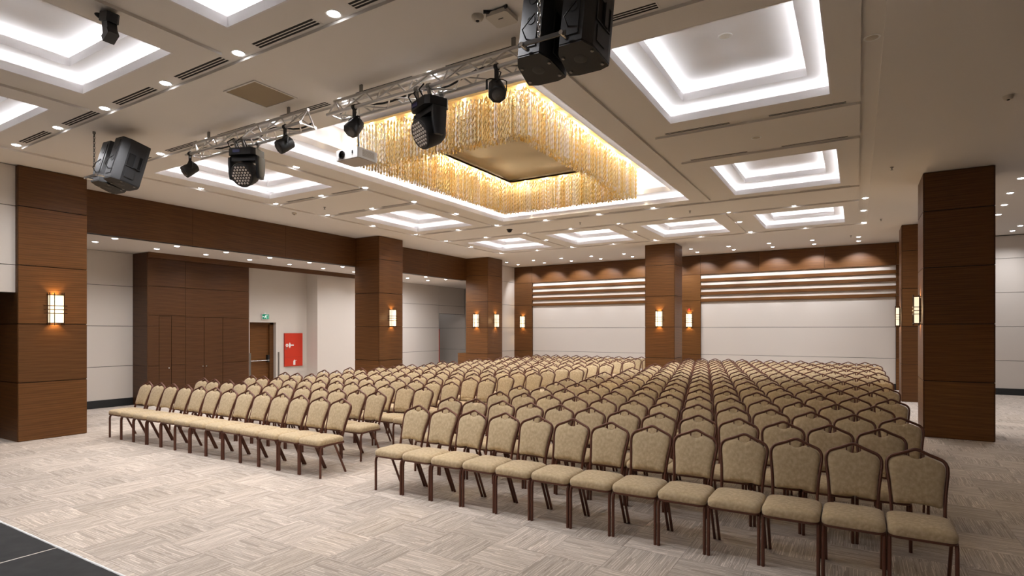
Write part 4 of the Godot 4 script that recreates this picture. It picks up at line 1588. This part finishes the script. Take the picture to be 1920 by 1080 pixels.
func round_rect(hx: float, z1: float, z0: float, rad: float, y: float, n: int) -> PackedVector3Array:
	var r := PackedVector3Array()
	var cz := (z0 + z1) / 2
	var hz := (z1 - z0) / 2
	rad = minf(rad, minf(hx, hz))
	for c in 4:
		var sx: float = [1, 1, -1, -1][c]
		var sz: float = [1, -1, -1, 1][c]
		for k in n + 1:
			var a := PI / 2 * (1.0 - c) - PI / 2 * k / n
			r.append(Vector3(sx * (hx - rad) + cos(a) * rad, y, cz + sz * (hz - rad) + sin(a) * rad))
	return r


func build_chairs() -> void:
	var d := chair_meshes()
	var proto := Node3D.new()
	obj_part("seat", d.seat, M.fabric, proto)
	obj_part("backrest", d.backrest, M.fabric, proto)
	obj_part("seat_frame", d.seat_frame, M.frame, proto)
	obj_part("back_frame", d.back_frame, M.frame, proto)
	for k in ["front_leg-1", "front_leg1", "rear_leg-1", "rear_leg1"]:
		obj_part("leg", d[k], M.frame, proto)
	# every seat: [depth order, position, yaw, label, group]
	var seats := []
	for i in 16:
		var dep := 1.772 + 0.338 * i
		for k in 13:
			var x := -1.675 + 0.1513 * k + (-0.072 if i % 2 == 1 else 0.0)
			seats.append([x, dep, "tan banquet chair, %s row of the open carpet side block, %s from centre aisle" % [ORD[i], ORD[k]], "banquet chairs in the block on the open carpet side"])
		var n := 13 if i == 0 else (11 if i == 15 else 12)
		for k in n:
			var x := -2.161 - 0.1508 * k
			if i > 0:
				x = (-2.258 if i % 2 == 1 else -2.20) - 0.1515 * k
			if i == 15:
				x = -2.337 - 0.1515 * k
			elif i > 6 and i % 2 == 0:
				x += 0.06
			seats.append([x, dep, "tan banquet chair, %s row of the alcove side block, %s from centre aisle" % [ORD[i], ORD[k]], "banquet chairs in the block on the alcove side"])
	var th := deg_to_rad(31.165)
	var far := []
	for s in seats:
		s.append(-s[0] * sin(th) + s[1] * cos(th))
	seats.sort_custom(func(a, c): return a[4] < c[4])
	for k in seats.size():
		var s = seats[k]
		var pos := at(s[0], s[1], 0) + Vector3(rng.randf_range(-0.0006, 0.0006), 0, rng.randf_range(-0.02, 0.02) * (0.3 if s[1] < 1.9 else 1.0))
		var yaw := deg_to_rad(rng.randf_range(-0.2, 0.2))
		if k < 300:
			var c := proto.duplicate()
			c.name = numbered("banquet_chair")
			add_child(c)
			c.position = pos
			c.rotation.y = yaw
			tag(c, s[2], "chair", s[3])
		else:
			far.append(Transform3D(Basis(Vector3.UP, yaw), pos))
	proto.free()
	# the far rows, past the three hundred nearest chairs
	var m := ArrayMesh.new()
	var fab := SurfaceTool.new()
	for q in [d.seat, d.backrest]:
		fab.append_from(q, 0, Transform3D())
	var met := SurfaceTool.new()
	for q in ["seat_frame", "back_frame", "front_leg-1", "front_leg1", "rear_leg-1", "rear_leg1"]:
		met.append_from(d[q], 0, Transform3D())
	m.add_surface_from_arrays(Mesh.PRIMITIVE_TRIANGLES, fab.commit_to_arrays())
	m.add_surface_from_arrays(Mesh.PRIMITIVE_TRIANGLES, met.commit_to_arrays())
	m.surface_set_material(0, M.fabric)
	m.surface_set_material(1, M.frame)
	var mm := MultiMesh.new()
	mm.transform_format = MultiMesh.TRANSFORM_3D
	mm.mesh = m
	mm.instance_count = far.size()
	for k in far.size():
		mm.set_instance_transform(k, far[k])
	var mi := MultiMeshInstance3D.new()
	mi.name = "far_banquet_chairs"
	mi.multimesh = mm
	add_child(mi, true)
	tag(mi, "last rows of tan banquet chairs massed before the back wall", "chairs", "", "stuff")


func obj_part(called: String, m: Mesh, mt: Material, parent: Node) -> void:
	var o := MeshInstance3D.new()
	o.name = called
	o.mesh = m
	o.material_override = mt
	parent.add_child(o, true)
